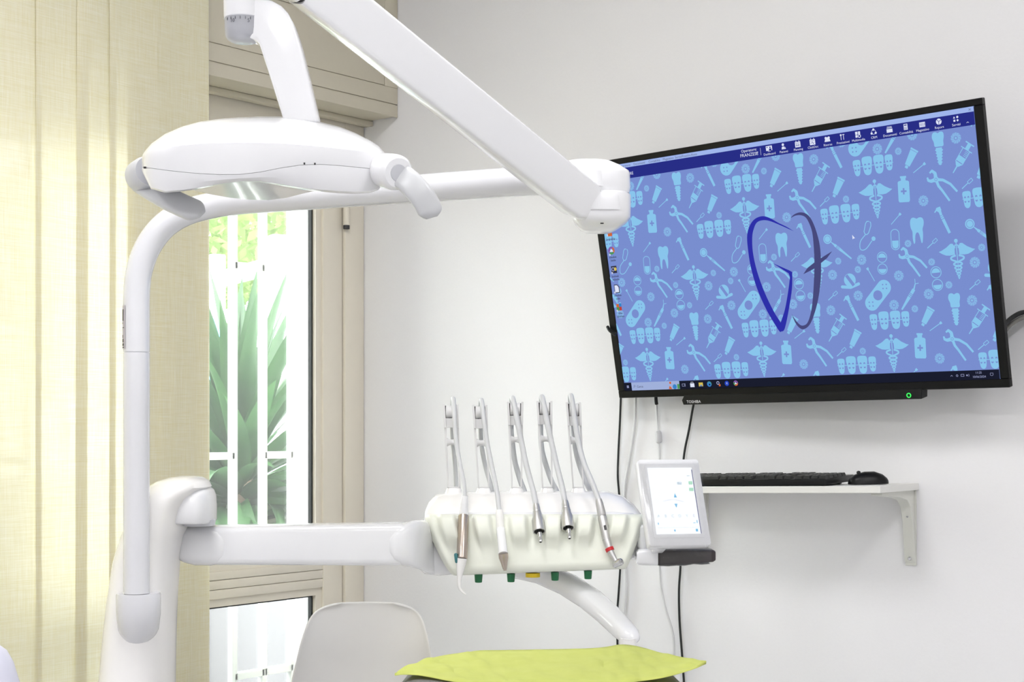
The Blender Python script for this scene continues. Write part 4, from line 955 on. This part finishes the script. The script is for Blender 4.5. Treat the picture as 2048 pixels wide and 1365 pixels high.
D.poly('g', s2(LG) + LG2 + s2(LG3)[:-1] + s2(LG4)[:-1])
D.poly('d', s2(LDo)[:-1] + s2(LDi)[:-1]); D.poly('d', LX)
D.build([('f', .0020, 'wallpaper_icons', E_IC), ('m', .0016, 'wallpaper_flowers', E_MID), ('b', .0024, 'wallpaper_cutouts', E_BG), ('d', .0028, 'emblem', E_LG2), ('g', .0030, 'emblem', E_LG1)], scrn)

# toolbar, taskbar and desktop icons
U = Draw((0, 16, 0, 9))
def rc(k, u0, u1, v0, v1): U.poly(k, [(u0, v0), (u1, v0), (u1, v1), (u0, v1)])
rc('top', 0, 16, 0, .165); rc('navy', 0, 16, .165, .595); rc('task', 0, 16, 8.675, 9); rc('srch', .39, 2.79, 8.675, 9)
for k, wd in enumerate(('Operatore', 'Documenti', 'Contabilità', 'Magazzino', 'Servizi', 'Finestre', 'Aiuto')):
    U.text('txt', wd, ((1.5, 2.22, 2.95, 3.62, 4.1, 4.47, 4.83)[k], .09), .125)
U.text('wh', 'ORE', (1.72, .42), .16); U.text('wh', 'Operatore:', (7.27, .26), .15); U.text('wh', 'FRANZESE', (7.26, .42), .17)
rc('wh', 7.757, 7.768, .24, .50); U.line('wh', [(7.55, .37), (7.60, .42), (7.65, .37)], .012)
names_ = ('Dashboard', 'Pazienti', 'Planning', 'ClickDoc', 'Risorse', 'Prestazioni', 'Multimedia', 'CRM', 'Documenti', 'Contabilità', 'Magazzino', 'Report', 'Servizi')
for k, nm in enumerate(names_):
    u = 8.13 + .6025 * k; v = .315
    U.text('wh', nm, (u, .505), .115)
    if k == 0: rc('wh', u - .13, u + .13, v - .1, v + .07); rc('wh', u - .06, u + .06, v + .085, v + .1); U.disc('nv2', (u + .05, v - .04), .03, 10); rc('nv2', u + .0, u + .1, v + .0, v + .07); rc('nv2', u - .1, u - .05, v - .07, v - .04)
    elif k == 1: U.disc('wh', (u - .01, v - .06), .05, 12); U.poly('wh', [(u - .08, v + .1), (u - .06, v + .01), (u + .05, v + .01), (u + .03, v + .1)]); U.poly('wh', [(u + .03, v + .1), (u + .07, v + .02), (u + .1, v + .1)])
    elif k in (2, 3):
        rc('wh', u - .11, u + .11, v - .08, v + .11); rc('nv2', u - .09, u + .09, v - .04, v - .03)
        for g in (-.06, .06): rc('wh', u + g - .012, u + g + .012, v - .12, v - .08)
        if k == 2:
            for g in (-.04, .04): rc('nv2', u + g - .008, u + g + .008, v - .01, v + .09)
            rc('nv2', u - .08, u + .08, v + .03, v + .045)
        else: U.line('nv2', [(u - .07, v + .04), (u - .03, v + .04), (u, v), (u + .03, v + .08), (u + .06, v + .03)], .014)
    elif k == 4:
        for g, h in ((-.06, -.05), (.06, -.05), (0, -.03)): U.disc('wh', (u + g, v + h), .045, 12)
        U.poly('wh', [(u - .12, v + .08), (u - .09, v - .01), (u + .09, v - .01), (u + .12, v + .08)])
    elif k == 5: U.disc('wh', (u - .06, v - .07), .035, 10); rc('wh', u - .07, u - .05, v - .05, v + .1); rc('wh', u + .03, u + .05, v - .06, v + .1); rc('wh', u - .0, u + .08, v - .09, v - .065)
    elif k == 6: rc('wh', u - .1, u - .01, v - .1, v - .0); rc('wh', u + .01, u + .09, v - .1, v - .0); rc('wh', u - .1, u - .02, v + .015, v + .1); U.ring('wh', (u + .05, v + .06), .06, .025, 12)
    elif k == 7:
        for a in (-90, 30, 150): U.disc('wh', (u + .09 * math.cos(math.radians(a)), v + .09 * math.sin(math.radians(a)) * .9), .04, 12)
        U.ring('wh', (u, v), .085, .012, 18)
    elif k == 8: rc('wh', u - .11, u + .11, v - .02, v + .1); rc('wh', u - .1, u + .1, v - .065, v - .045); rc('wh', u - .09, u + .09, v - .1, v - .085)
    elif k == 9: rc('wh', u - .07, u + .07, v - .1, v + .1); [rc('nv2', u - .05 + .036 * i, u - .028 + .036 * i, v - .0 + .035 * j, v + .02 + .035 * j) for i in range(3) for j in range(3)]; rc('nv2', u - .05, u + .05, v - .075, v - .04)
    elif k == 10: rc('wh', u - .1, u + .11, v - .07, v + .09); [rc('nv2', u - .07 + .05 * i, u - .055 + .05 * i, v - .04, v + .06) for i in range(4)]
    elif k == 11: U.disc('wh', (u, v), .1, 20); U.line('nv2', [(u, v), (u + .1, v - .05)], .018); U.line('nv2', [(u, v), (u - .07, v - .08)], .018); U.line('nv2', [(u, v), (u, v + .1)], .018)
    else: U.poly('wh', [(u - .09, v - .02), (u - .055, v - .09), (u - .02, v - .02)]); U.disc('wh', (u + .06, v - .055), .038, 10); rc('wh', u - .085, u - .02, v + .02, v + .085); U.poly('wh', [(u + .06, v + .01), (u + .1, v + .05), (u + .06, v + .095), (u + .02, v + .05)])
U.line('wh', [(15.72, .50), (15.76, .47), (15.80, .50)], .012); U.line('txt', [(15.83, .05), (15.91, .12)], .012); U.line('txt', [(15.91, .05), (15.83, .12)], .012)
# taskbar
for i in range(2):
    for j in range(2): rc('lt', .15 + .055 * i, .195 + .055 * i, 8.79 + .055 * j, 8.835 + .055 * j)
U.ring('txt2', (.55, 8.82), .04, .01, 12); U.line('txt2', [(.52, 8.85), (.49, 8.89)], .01); U.text('txt2', 'Cerca', (.82, 8.85), .13)
U.disc('or', (2.35, 8.74), .05, 12); U.poly('or', [(2.25, 8.99), (2.3, 8.86), (2.36, 8.9), (2.42, 8.99)]); U.disc('b2', (2.55, 8.9), .1, 14); rc('gr', 2.68, 2.79, 8.80, 8.99)
for u, key in ((2.98, 'lt'), (3.41, 'wh'), (3.82, 'ye'), (4.22, 'b2'), (4.65, 'lt'), (5.04, 'bl'), (5.45, 'wh')):
    if key in ('b2',): U.disc('b2', (u, 8.84), .105, 20); U.ring('gr', (u + .01, 8.84), .1, .03, 20, a0=200, a1=380); U.disc('task2', (u + .02, 8.86), .035, 12)
    elif key == 'ye': rc('ye', u - .1, u + .1, 8.77, 8.92); rc('b2', u - .06, u + .06, 8.86, 8.92)
    elif key == 'bl': U.disc('bl', (u, 8.84), .1, 18); U.text('wh', 'X', (u, 8.84), .11)
    elif u == 5.45: U.ring('or', (u, 8.84), .105, .05, 8, a0=0, a1=120); U.ring('gr', (u, 8.84), .105, .05, 8, a0=120, a1=200); U.ring('vi', (u, 8.84), .105, .05, 8, a0=200, a1=360); U.poly('wh', [(u - .06, 8.88), (u, 8.79), (u + .06, 8.88)])
    elif u == 3.41: rc('wh', u - .1, u + .1, 8.79, 8.94); U.line('wh', [(u - .05, 8.79), (u - .05, 8.74), (u + .05, 8.74), (u + .05, 8.79)], .014); [rc('b2', u - .045 + .05 * i, u - .01 + .05 * i, 8.82 + .05 * j, 8.855 + .05 * j) for i in range(2) for j in range(2)]
    elif u == 4.65: U.ring('lt', (u - .02, 8.81), .07, .03, 14); rc('or', u + .01, u + .09, 8.86, 8.94)
    else: U.line('lt', [(u - .06, 8.8), (u + .06, 8.8), (u + .06, 8.89), (u - .06, 8.89), (u - .06, 8.8)], .014); rc('lt', u + .08, u + .095, 8.78, 8.91)
U.line('lt', [(14.25, 8.86), (14.29, 8.82), (14.33, 8.86)], .012); U.ring('lt', (14.49, 8.84), .04, .014, 10); U.line('lt', [(14.63, 8.8), (14.74, 8.8), (14.74, 8.87), (14.63, 8.87), (14.63, 8.8)], .012)
U.disc('lt', (14.85, 8.84), .03, 8); U.ring('lt', (14.87, 8.84), .06, .012, 8, a0=-50, a1=50); U.text('lt', '11:25', (15.27, 8.765), .105); U.text('lt', '10/06/2024', (15.28, 8.905), .105)
U.line('lt', [(15.68, 8.79), (15.78, 8.79), (15.78, 8.86), (15.73, 8.88), (15.68, 8.86), (15.68, 8.79)], .01)
# desktop icons and pointer
rc('or', .2, .42, 2.5, 2.74); U.line('wh', [(.28, 2.62), (.36, 2.54)], .03)
c_ = (.28, 3.31); U.ring('or', c_, .16, .08, 8, a0=-60, a1=40); U.ring('gr', c_, .16, .08, 8, a0=40, a1=140); U.ring('vi', c_, .16, .08, 10, a0=140, a1=300); U.poly('wh', [(.18, 3.36), (.28, 3.24), (.38, 3.36)])
rc('dk', .14, .42, 3.93, 4.22); U.disc('ye', (.35, 4.06), .07, 12); U.ring('lt', (.24, 4.06), .08, .03, 12)
U.poly('dk', [(.17, 4.68), (.34, 4.68), (.43, 4.78), (.43, 5.02), (.17, 5.02)]); U.poly('wh2', [(.20, 4.71), (.33, 4.71), (.40, 4.79), (.40, 4.99), (.20, 4.99)])
rc('or', .16, .29, 5.46, 5.59); rc('b2', .29, .42, 5.44, 5.58); rc('gr', .16, .29, 5.59, 5.73); rc('re', .29, .42, 5.58, 5.73)
for v in (2.66, 3.44, 4.17, 4.96, 5.70): rc('wh2', .14, .21, v, v + .07); U.line('nv2', [(.155, v + .055), (.195, v + .015)], .012)
for v, wd in ((2.86, .42), (3.58, .34), (3.71, .24), (4.35, .36), (4.48, .32), (5.12, .34), (5.25, .2), (5.84, .16), (5.97, .34)):     # captions too blurred to read: short strokes
    x = .31 - wd / 2
    while x < .31 + wd / 2:
        rc('txt2', x, x + .018, v - .03 - (.02 if int(x * 97) % 3 == 0 else 0), v + .035); rc('txt2', x, x + .04, v + .005, v + .02); x += .052
U.poly('wh2', [(11.1, 3.72), (11.1, 3.88), (11.14, 3.85), (11.2, 3.85)])
EX = {'or': emit('screen_orange', (206, 104, 56)), 'gr': emit('screen_green', (78, 150, 84)), 'b2': emit('screen_midblue', (58, 130, 200)), 'ye': emit('screen_yellow', (214, 190, 84)), 'bl': emit('screen_royal', (38, 70, 190)), 're': emit('screen_red', (190, 66, 56)), 'vi': emit('screen_violet', (132, 92, 176)), 'lt': emit('screen_lilac', (160, 166, 206))}
U.build([('top', .0034, 'title_strip', E_TOP), ('navy', .0034, 'toolbar', E_NAVY), ('task', .0034, 'taskbar', E_TASK), ('srch', .0036, 'search_box', E_SRCH), ('txt', .0038, 'menu_text', E_TXT), ('wh', .0040, 'toolbar_icons', E_WH), ('nv2', .0043, 'toolbar_icons', E_NAVY), ('txt2', .0040, 'desktop_text', E_DK), ('task2', .0044, 'taskbar_icon', E_TASK), ('dk', .0036, 'desktop_icon', E_DK), ('wh2', .0041, 'desktop_icon', E_WH)] + [(k, .0039, 'desktop_icon', m) for k, m in EX.items()], scrn)

# ------------------------------------------------------------------ shelf, keyboard, mouse
SE = onY(1838, 967, 0); SX1 = SE.x; SZ = SE.z; SX0 = onY(1302, 978, -.185).x; SD = .185; STH = .0145
sh = thing('wall_shelf', (SX1 - .3, 0, SZ), 'narrow white wall shelf with steel brackets under the television', 'shelf')
obj('board', box2((SX0, -SD, SZ - STH), (SX1, -.0005, SZ), .0008, 1), SHELFW, sh)
def bracket(xc):
    w = .017
    M = frame((xc, 0, SZ - STH), (1, 0, 0), (0, 0, 1), (0, -1, 0))
    lf = obj('bracket', prism([(-w, 0), (w, 0), (w * .95, -.03), (w * .72, -.160), (-w * .72, -.160), (-w * .95, -.03), (-w, 0)][:6], 0.0005, .004, M, .0006, 1), BRACK, sh)
    # curved rib (gusset) and top arm
    pts = [(0, 0), (.155, 0), (.155, -.006), (.07, -.013), (.035, -.02), (.018, -.035), (.010, -.07), (.006, -.15), (0, -.155)]
    M2 = frame((xc - .012, -.003, SZ - STH), (0, -1, 0), (0, 0, 1), (1, 0, 0))
    obj('bracket_rib', prism(pts, 0, .024, M2, .001, 1), BRACK, sh)
    for dz in (.055, .145):
        s_ = obj('screw', lathe((xc + .001, -.0085 - (.004 if dz < .06 else 0), SZ - STH - dz), (xc + .001, -.0125 - (.004 if dz < .06 else 0), SZ - STH - dz), [(0, .0042), (.6, .0042), (1, .0025)], 16), CHROME, sh)
bracket(SX1 - .022); bracket(SX0 + .02)
kx1 = onY(1652, 975, -SD + .012).x; KL, KD = .44, .135
kb = thing('keyboard', (kx1 - KL / 2, -SD + .01 + KD / 2, SZ), 'black computer keyboard lying on the white wall shelf', 'keyboard')
Mk = frame((kx1 - KL / 2, -SD + .010, SZ + .0008), (1, 0, 0), Vector((0, 1, .045)), Vector((0, -.045, 1)))
obj('case', box2((-KL / 2, 0, 0), (KL / 2, KD, .014), .003, 2, Mk), BLACK, kb)
obj('rear_feet', box2((-KL / 2 + .03, KD - .012, -.006), (KL / 2 - .03, KD - .004, .001), 0, 1, Mk), BLACK, kb)
KEYM = mat('key_black', (30, 31, 31), .45)
kmesh = {}
def key(x, y, w):
    wk = round(w, 4)
    if wk not in kmesh:
        bm = bmesh.new(); lo_ = [(-w / 2, -.0075), (w / 2, -.0075), (w / 2, .0075), (-w / 2, .0075)]; i_ = .0018
        a = [bm.verts.new((p[0], p[1], 0)) for p in lo_]; b = [bm.verts.new((p[0] - math.copysign(i_, p[0]), p[1] - math.copysign(i_, p[1]), .007)) for p in lo_]
        for i in range(4): bm.faces.new((a[i], a[(i + 1) % 4], b[(i + 1) % 4], b[i]))
        bm.faces.new(b); me = bpy.data.meshes.new('key'); bm.to_mesh(me); bm.free(); me.materials.append(KEYM); kmesh[wk] = me
    o = bpy.data.objects.new('key', kmesh[wk]); COL.objects.link(o); o.parent = kb
    o.matrix_local = Matrix.Translation(-BASE[kb]) @ Mk @ Matrix.Translation((x, y, .0135))
for r in range(6):
    y = .016 + r * .0195 + (.004 if r == 5 else 0); x = -KL / 2 + .017
    if r == 0:
        for w in (.022, .02, .02, .105, .02, .02, .02, .022):
            key(x + w / 2 - .008, y, w - .003); x += w + .0005
    else:
        for c in range(15):
            w = .0165 if not (c in (0, 13) and r in (1, 2, 3)) else .022
            if r == 5 and c in (1, 6, 11): x += .012; continue
            key(x + .002, y, w); x += .0192
    for c in range(3):
        if r in (2,) or (r == 1 and c != 1): continue
        key(.088 + c * .0192, y, .0165)
    for c in range(4):
        if r < 5: key(.153 + c * .0185, y, .016)
ms = onY(1737, 972, -.085)
mo = thing('computer_mouse', (ms.x, -.085, SZ), 'small black computer mouse beside the keyboard on the shelf', 'mouse')
def mring(t, w, h, n=20): 
    d = Vector((.80, .60, 0)); s_ = Vector((-.60, .80, 0)); c = Vector((ms.x, -.085, SZ + .0012)) + d * (t * .82)
    w *= .82; h *= .85
    return [c + s_ * (w * math.cos(math.pi * 2 * j / n)) + UPV * max(0.0, h * sgp(math.sin(math.pi * 2 * j / n), .7) if math.sin(math.pi * 2 * j / n) > 0 else 0) for j in range(n)]
obj('mouse_body', loft([mring(-.051, .008, .008), mring(-.047, .020, .015), mring(-.035, .027, .024), mring(-.01, .029, .031), mring(.015, .029, .031), mring(.035, .026, .024), mring(.046, .019, .015), mring(.050, .008, .009)]), BLACK, mo, angle=60)
c0 = Vector((ms.x, -.085, SZ + .0255)) + Vector((.80, .60, 0)) * -.02
obj('scroll_wheel', lathe(c0 + Vector((-.60, .80, 0)) * -.003, c0 + Vector((-.60, .80, 0)) * .003, [(0, .004), (1, .004)], 14), RUBBER, mo)

# the shelf hangs slightly out of level: everything on it turns with it
bpy.context.view_layer.update()
RS = Matrix.Translation((SX1, 0, SZ)) @ Matrix.Rotation(-math.radians(1.7), 4, 'Y') @ Matrix.Translation((-SX1, 0, -SZ))
for o_ in (sh, kb, mo): o_.matrix_world = RS @ o_.matrix_world

# ------------------------------------------------------------------ cables on the wall
def cable(name, pts, r, m, label, off=-.008, end=None):
    pp = [onY(x, y, off - (0.004 if i % 2 else 0)) for i, (x, y) in enumerate(pts)]
    if end is not None: pp.append(end)
    o = obj(name, tube(pp, r, 10, 6), m, None, pp[-1], angle=80); tag(o, label, 'cable'); return o
cable('black_cable', [(1242, 780), (1240, 840), (1237, 900), (1235.5, 950), (1238, 985), (1241, 1030), (1242, 1090), (1240, 1145), (1237, 1190), (1234, 1240), (1236, 1320), (1240, 1420), (1246, 1560)], .0026, RUBBER, 'thin black cable hanging from the lower edge of television behind the instrument table')
cable('black_cable', [(1392, 790), (1386, 815), (1378, 860), (1369, 905), (1364, 960), (1362, 1040), (1361, 1130), (1358, 1180), (1359, 1240), (1364, 1310), (1368, 1370), (1372, 1480), (1370, 1600)], .0027, RUBBER, 'thin black cable hanging behind the lit control panel')
cable('white_cable', [(1272, 780), (1270, 840), (1264, 890), (1255, 940), (1249, 985), (1247, 1060), (1252, 1140), (1252, 1190), (1248, 1240), (1250, 1340), (1256, 1500)], .0032, WIRE_W, 'white cable hanging down the wall beside the black television cable')
wc = thing('white_monitor_cable', onY(1318, 1250, -.008), 'white cable with a grey ferrite block hanging below the television', 'cable')
pl = [(1313, 808), (1314, 830), (1317, 870), (1319, 905), (1318, 960), (1318, 1060), (1319, 1130), (1323, 1180), (1333, 1225), (1344, 1260), (1348, 1300), (1346, 1400), (1352, 1560)]
obj('cord', tube([onY(x, y, -.009) for x, y in pl], .0026, 10), WIRE_W, wc, angle=80)
obj('plug', tube([onY(1311, 780, -.02), onY(1312, 800, -.014), onY(1313, 809, -.010)], .0042, 10), RUBBER, wc)
obj('ferrite_block', lathe(onY(1316.3, 862, -.010), onY(1317.7, 887, -.010), [(0, .005), (.1, .0075), (.9, .0075), (1, .005)], 16), mat('grey_ferrite', (205, 205, 207), .5), wc)
def cable3(name, pts, r, m, label):
    o = obj(name, tube(pts, r, 12, 8), m, None, pts[-1], angle=80); tag(o, label, 'cable')
zz = 3.02
cable3('power_cable', [P(1975, 715, 2.985), P(1992, 676, 2.985), P(2012, 647, 2.99), P(2030, 632, 3.0), P(2048, 625, 3.005), P(2075, 626, 3.0), onY(2110, 650, -.01), onY(2130, 700, -.006), onY(2135, 800, -.006)], .0048, RUBBER, 'thick black power cable curving out from behind the television')
cable3('grey_cable', [P(1972, 735, 3.0), P(1996, 686, 3.0), P(2014, 658, 3.005), P(2034, 641, 3.01), P(2056, 635, 3.005), onY(2090, 650, -.01), onY(2105, 720, -.006), onY(2108, 800, -.006)], .0045, mat('grey_cable_sheath', (120, 118, 112), .5), 'grey cable running beside the thick black power cable at the television')

# ------------------------------------------------------------------ outside
GRD = mat('grey_paving', (110, 108, 104), .8, bump=.3, scale=12, var=.08)
struct('ground', box2((-30, -20, -.32), (-.27, 22, -.12)), GRD)
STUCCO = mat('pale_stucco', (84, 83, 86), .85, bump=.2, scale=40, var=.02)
pbx = thing('planter_wall', (-.9, .8, -.12), 'pale rendered planter wall outside the glazed door', 'planter')
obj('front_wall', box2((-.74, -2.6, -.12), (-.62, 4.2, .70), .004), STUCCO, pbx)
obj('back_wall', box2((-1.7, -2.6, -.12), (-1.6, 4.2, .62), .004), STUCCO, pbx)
obj('soil', box2((-1.6, -2.6, -.12), (-.74, 4.2, .60)), mat('dark_soil', (110, 100, 88), .95, bump=.5, scale=30, var=.2), pbx, smooth=False)
# yucca
def leafmesh(name, L, w, bendf):
    bm = bmesh.new(); rows = []
    n = 9
    for i in range(n + 1):
        t = i / n; ang = bendf * t * t; ww = w * (min(1, .45 + t * 2.2) if t < .25 else 1) * (1 - max(0, (t - .3) / .7) ** 1.6) + .0006
        r = L * t; x = r * math.cos(ang); z = -r * math.sin(ang) * .9
        rows.append([Vector((x, -ww, z + ww * .45)), Vector((x, 0, z)), Vector((x, ww, z + ww * .45))])
    bm = grid(rows); me = bpy.data.meshes.new(name); bm.to_mesh(me); bm.free(); me.polygons.foreach_set('use_smooth', [True] * len(me.polygons)); me.materials.append(LEAF); return me
LM = [leafmesh('leaf', L, w, b) for L, w, b in ((.62, .036, .05), (.56, .036, .25), (.58, .033, .5), (.48, .036, .8), (.66, .034, .15))]
def yucca(name, base, h, nleaf, label, seed, clear, scl=1.0):
    rnd = random.Random(seed); t = thing(name, base, label, 'plant', 'yucca plants')
    top = Vector(base) + UPV * h
    obj('trunk', tube([base, Vector(base) + Vector((.02, .01, h * .5)), top], [.06, .05, .04], 12), mat('yucca_bark', (120, 104, 86), .9, bump=.6, scale=40, var=.2), t)
    for i in range(nleaf):
        f = i / nleaf; az = i * 2.39996 + rnd.uniform(-.2, .2); el = math.radians(q(82, -38, f ** .8) + rnd.uniform(-9, 9))
        me = LM[0] if f < .2 else (LM[4] if f < .4 else (LM[1] if f < .6 else (LM[2] if f < .8 else LM[3])))
        o = bpy.data.objects.new('leaf', me); COL.objects.link(o); o.parent = t
        rx, sc_l = rnd.uniform(-.5, .5), scl * rnd.uniform(.85, 1.12)
        for _ in range(20):                        # leaves bend up where soil or planter wall would stop them
            Ml = Matrix.Translation((0, 0, h - .26 * f)) @ Matrix.Rotation(az, 4, 'Z') @ Matrix.Rotation(-el, 4, 'Y') @ Matrix.Rotation(rx, 4, 'X') @ Matrix.Scale(sc_l, 4)
            if all(clear(Vector(base) + Ml @ v.co) for v in me.vertices): break
            el += math.radians(6)
        o.matrix_local = Ml
def clear1(p): return p.z > .615 and not (p.x > -.77 and p.z < .72) and not (p.x < -1.58 and p.z < .64)
def clear2(p): return p.z > -.10 and not (p.x > -1.73 and p.z < .66)
b1 = onX(478, 940, -1.12); yucca('yucca_plant', Vector((b1.x, b1.y, .60)), b1.z - .60 + .02, 150, 'tall green yucca with sword leaves in the planter facing the door', 3, clear1, 1.12)
b2 = onX(425, 1010, -2.62); yucca('yucca_plant', Vector((b2.x, b2.y, -.12)), b2.z + .12, 90, 'lower yucca growing on the ground behind the planter', 5, clear2, 1.0)
# white garden railing beyond
RAILM = mat('white_rail', (245, 246, 246), .5)
rl = thing('garden_railing', floor_under(P(500, 848, 9.35)) - UPV * .12, 'white post and rail fence beyond the yucca', 'fence')
fa, fb = P(330, 848, 11.0), P(660, 848, 8.2); fd = (fb - fa); fd.z = 0
for px in (350, 432, 556, 640):
    f_ = (px - 330) / 330; zz_ = 1 / q(1 / 11.0, 1 / 8.2, f_); p = P(px, 848, zz_)
    obj('post', box((0, 0, 1.10), (.10, .10, 2.44), .006, 1, frame((p.x, p.y, 0), fd, UPV.cross(fd), UPV)), RAILM, rl)
for z_, th_ in ((2.15, .105), (1.90, .085), (1.70, .07), (1.42, .07), (.92, .07), (.36, .07)):
    M = frame(((fa.x + fb.x) / 2, (fa.y + fb.y) / 2, z_), fd, UPV.cross(fd), UPV)
    obj('rail', box((0, 0, 0), (fd.length, .035, th_), .004, 1, M), RAILM, rl)
ga = P(405, 848, 8.7); gt = thing('white_signboard', floor_under(ga) - UPV * .12, 'plain white board on a post outside beside the cyan post', 'board')
obj('board_face', box((0, 0, 2.0), (.22, .03, .36), .004, 1, frame((ga.x, ga.y, 0), RGT, FWD, UPV)), RAILM, gt)
obj('board_post', box((0, .02, .90), (.06, .04, 2.04), .004, 1, frame((ga.x, ga.y, 0), RGT, FWD, UPV)), RAILM, gt)
bp = onX(429, 660, -3.95); ob = obj('blue_post', box((bp.x, bp.y, .85), (.08, .08, 1.94), .006, 1), mat('cyan_paint', (96, 190, 226), .5), None, (bp.x, bp.y, -.12)); tag(ob, 'slim cyan blue post standing beyond the yucca leaves', 'post')
bp2 = onX(508, 800, -3.55); ob = obj('blue_board', box((bp2.x, bp2.y, .58), (.06, .14, 1.40), .006, 1), MATS['cyan_paint'], None, (bp2.x, bp2.y, -.12)); tag(ob, 'cyan blue board standing behind the yucca leaves', 'board')
hw = thing('white_house', floor_under(P(640, 848, 10.5)) - UPV * .12, 'sunlit white rendered house wall beyond the fence', 'house')
Mh = frame(floor_under(P(640, 848, 10.5)), RGT, FWD, UPV)
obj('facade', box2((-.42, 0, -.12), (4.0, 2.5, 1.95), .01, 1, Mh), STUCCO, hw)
obj('roof', box2((-.5, -.1, 1.95), (4.1, 2.6, 2.05), .01, 1, Mh), RAILM, hw)
sw = thing('garden_wall', floor_under(P(560, 848, 9.6)) - UPV * .12, 'low grey stone wall at the back of the garden', 'wall')
obj('wall_body', box2((-.15, 0, -.12), (3.5, .3, .98), .02, 2, frame(floor_under(P(560, 848, 9.6)), RGT, FWD, UPV)), mat('grey_stone', (165, 165, 168), .9, bump=.5, scale=5, var=.15), sw)
# trees
def tree(base, h, R_, seed, label):
    rnd = random.Random(seed); t = thing('garden_tree', base, label, 'tree', 'trees beyond the fence')
    tk = mat('tree_bark', (130, 112, 92), .9, bump=.4, scale=10, var=.2) if 'tree_bark' not in MATS else MATS['tree_bark']
    b = Vector(base); obj('trunk', tube([b, b + Vector((.1, .05, h * .35)), b + Vector((.0, .15, h * .7))], [.14, .10, .05], 10), tk, t)
    for k in range(6):
        a = k * 1.05; p = b + UPV * (h * (.35 + .05 * k)); obj('branch', tube([p, p + Vector((math.cos(a) * R_ * .45, math.sin(a) * R_ * .45, .35)), p + Vector((math.cos(a) * R_ * .8, math.sin(a) * R_ * .8, .9))], [.05, .03, .012], 8), tk, t)
    bm = bmesh.new()
    for i in range(5200):
        d = Vector((rnd.gauss(0, 1), rnd.gauss(0, 1), rnd.gauss(0, 1))).normalized() * (R_ * rnd.random() ** .4); c = b + UPV * (h * .68) + Vector((d.x, d.y, d.z * .95))
        u = Vector((rnd.gauss(0, 1), rnd.gauss(0, 1), rnd.gauss(0, 1))).normalized(); v = u.orthogonal().normalized(); s = rnd.uniform(.05, .10)
        vs = [bm.verts.new(c + x) for x in (-u * s, v * s * .5, u * s, -v * s * .5)]; bm.faces.new(vs)
    f = obj('foliage', bm, TLEAF, t, smooth=False); f['kind'] = 'stuff'
for k, (px, X, h, R_) in enumerate(((455, -12.5, 4.6, 2.4), (575, -16.5, 5.4, 2.6), (310, -9.0, 4.2, 1.7))):
    p = onX(px, 848, X); tree(Vector((p.x, p.y, -.12)), h, R_, 20 + k, ('light green leafy tree rising behind the blue post', 'light green leafy tree rising beyond the white fence', 'light green leafy tree behind the curtain side')[k])
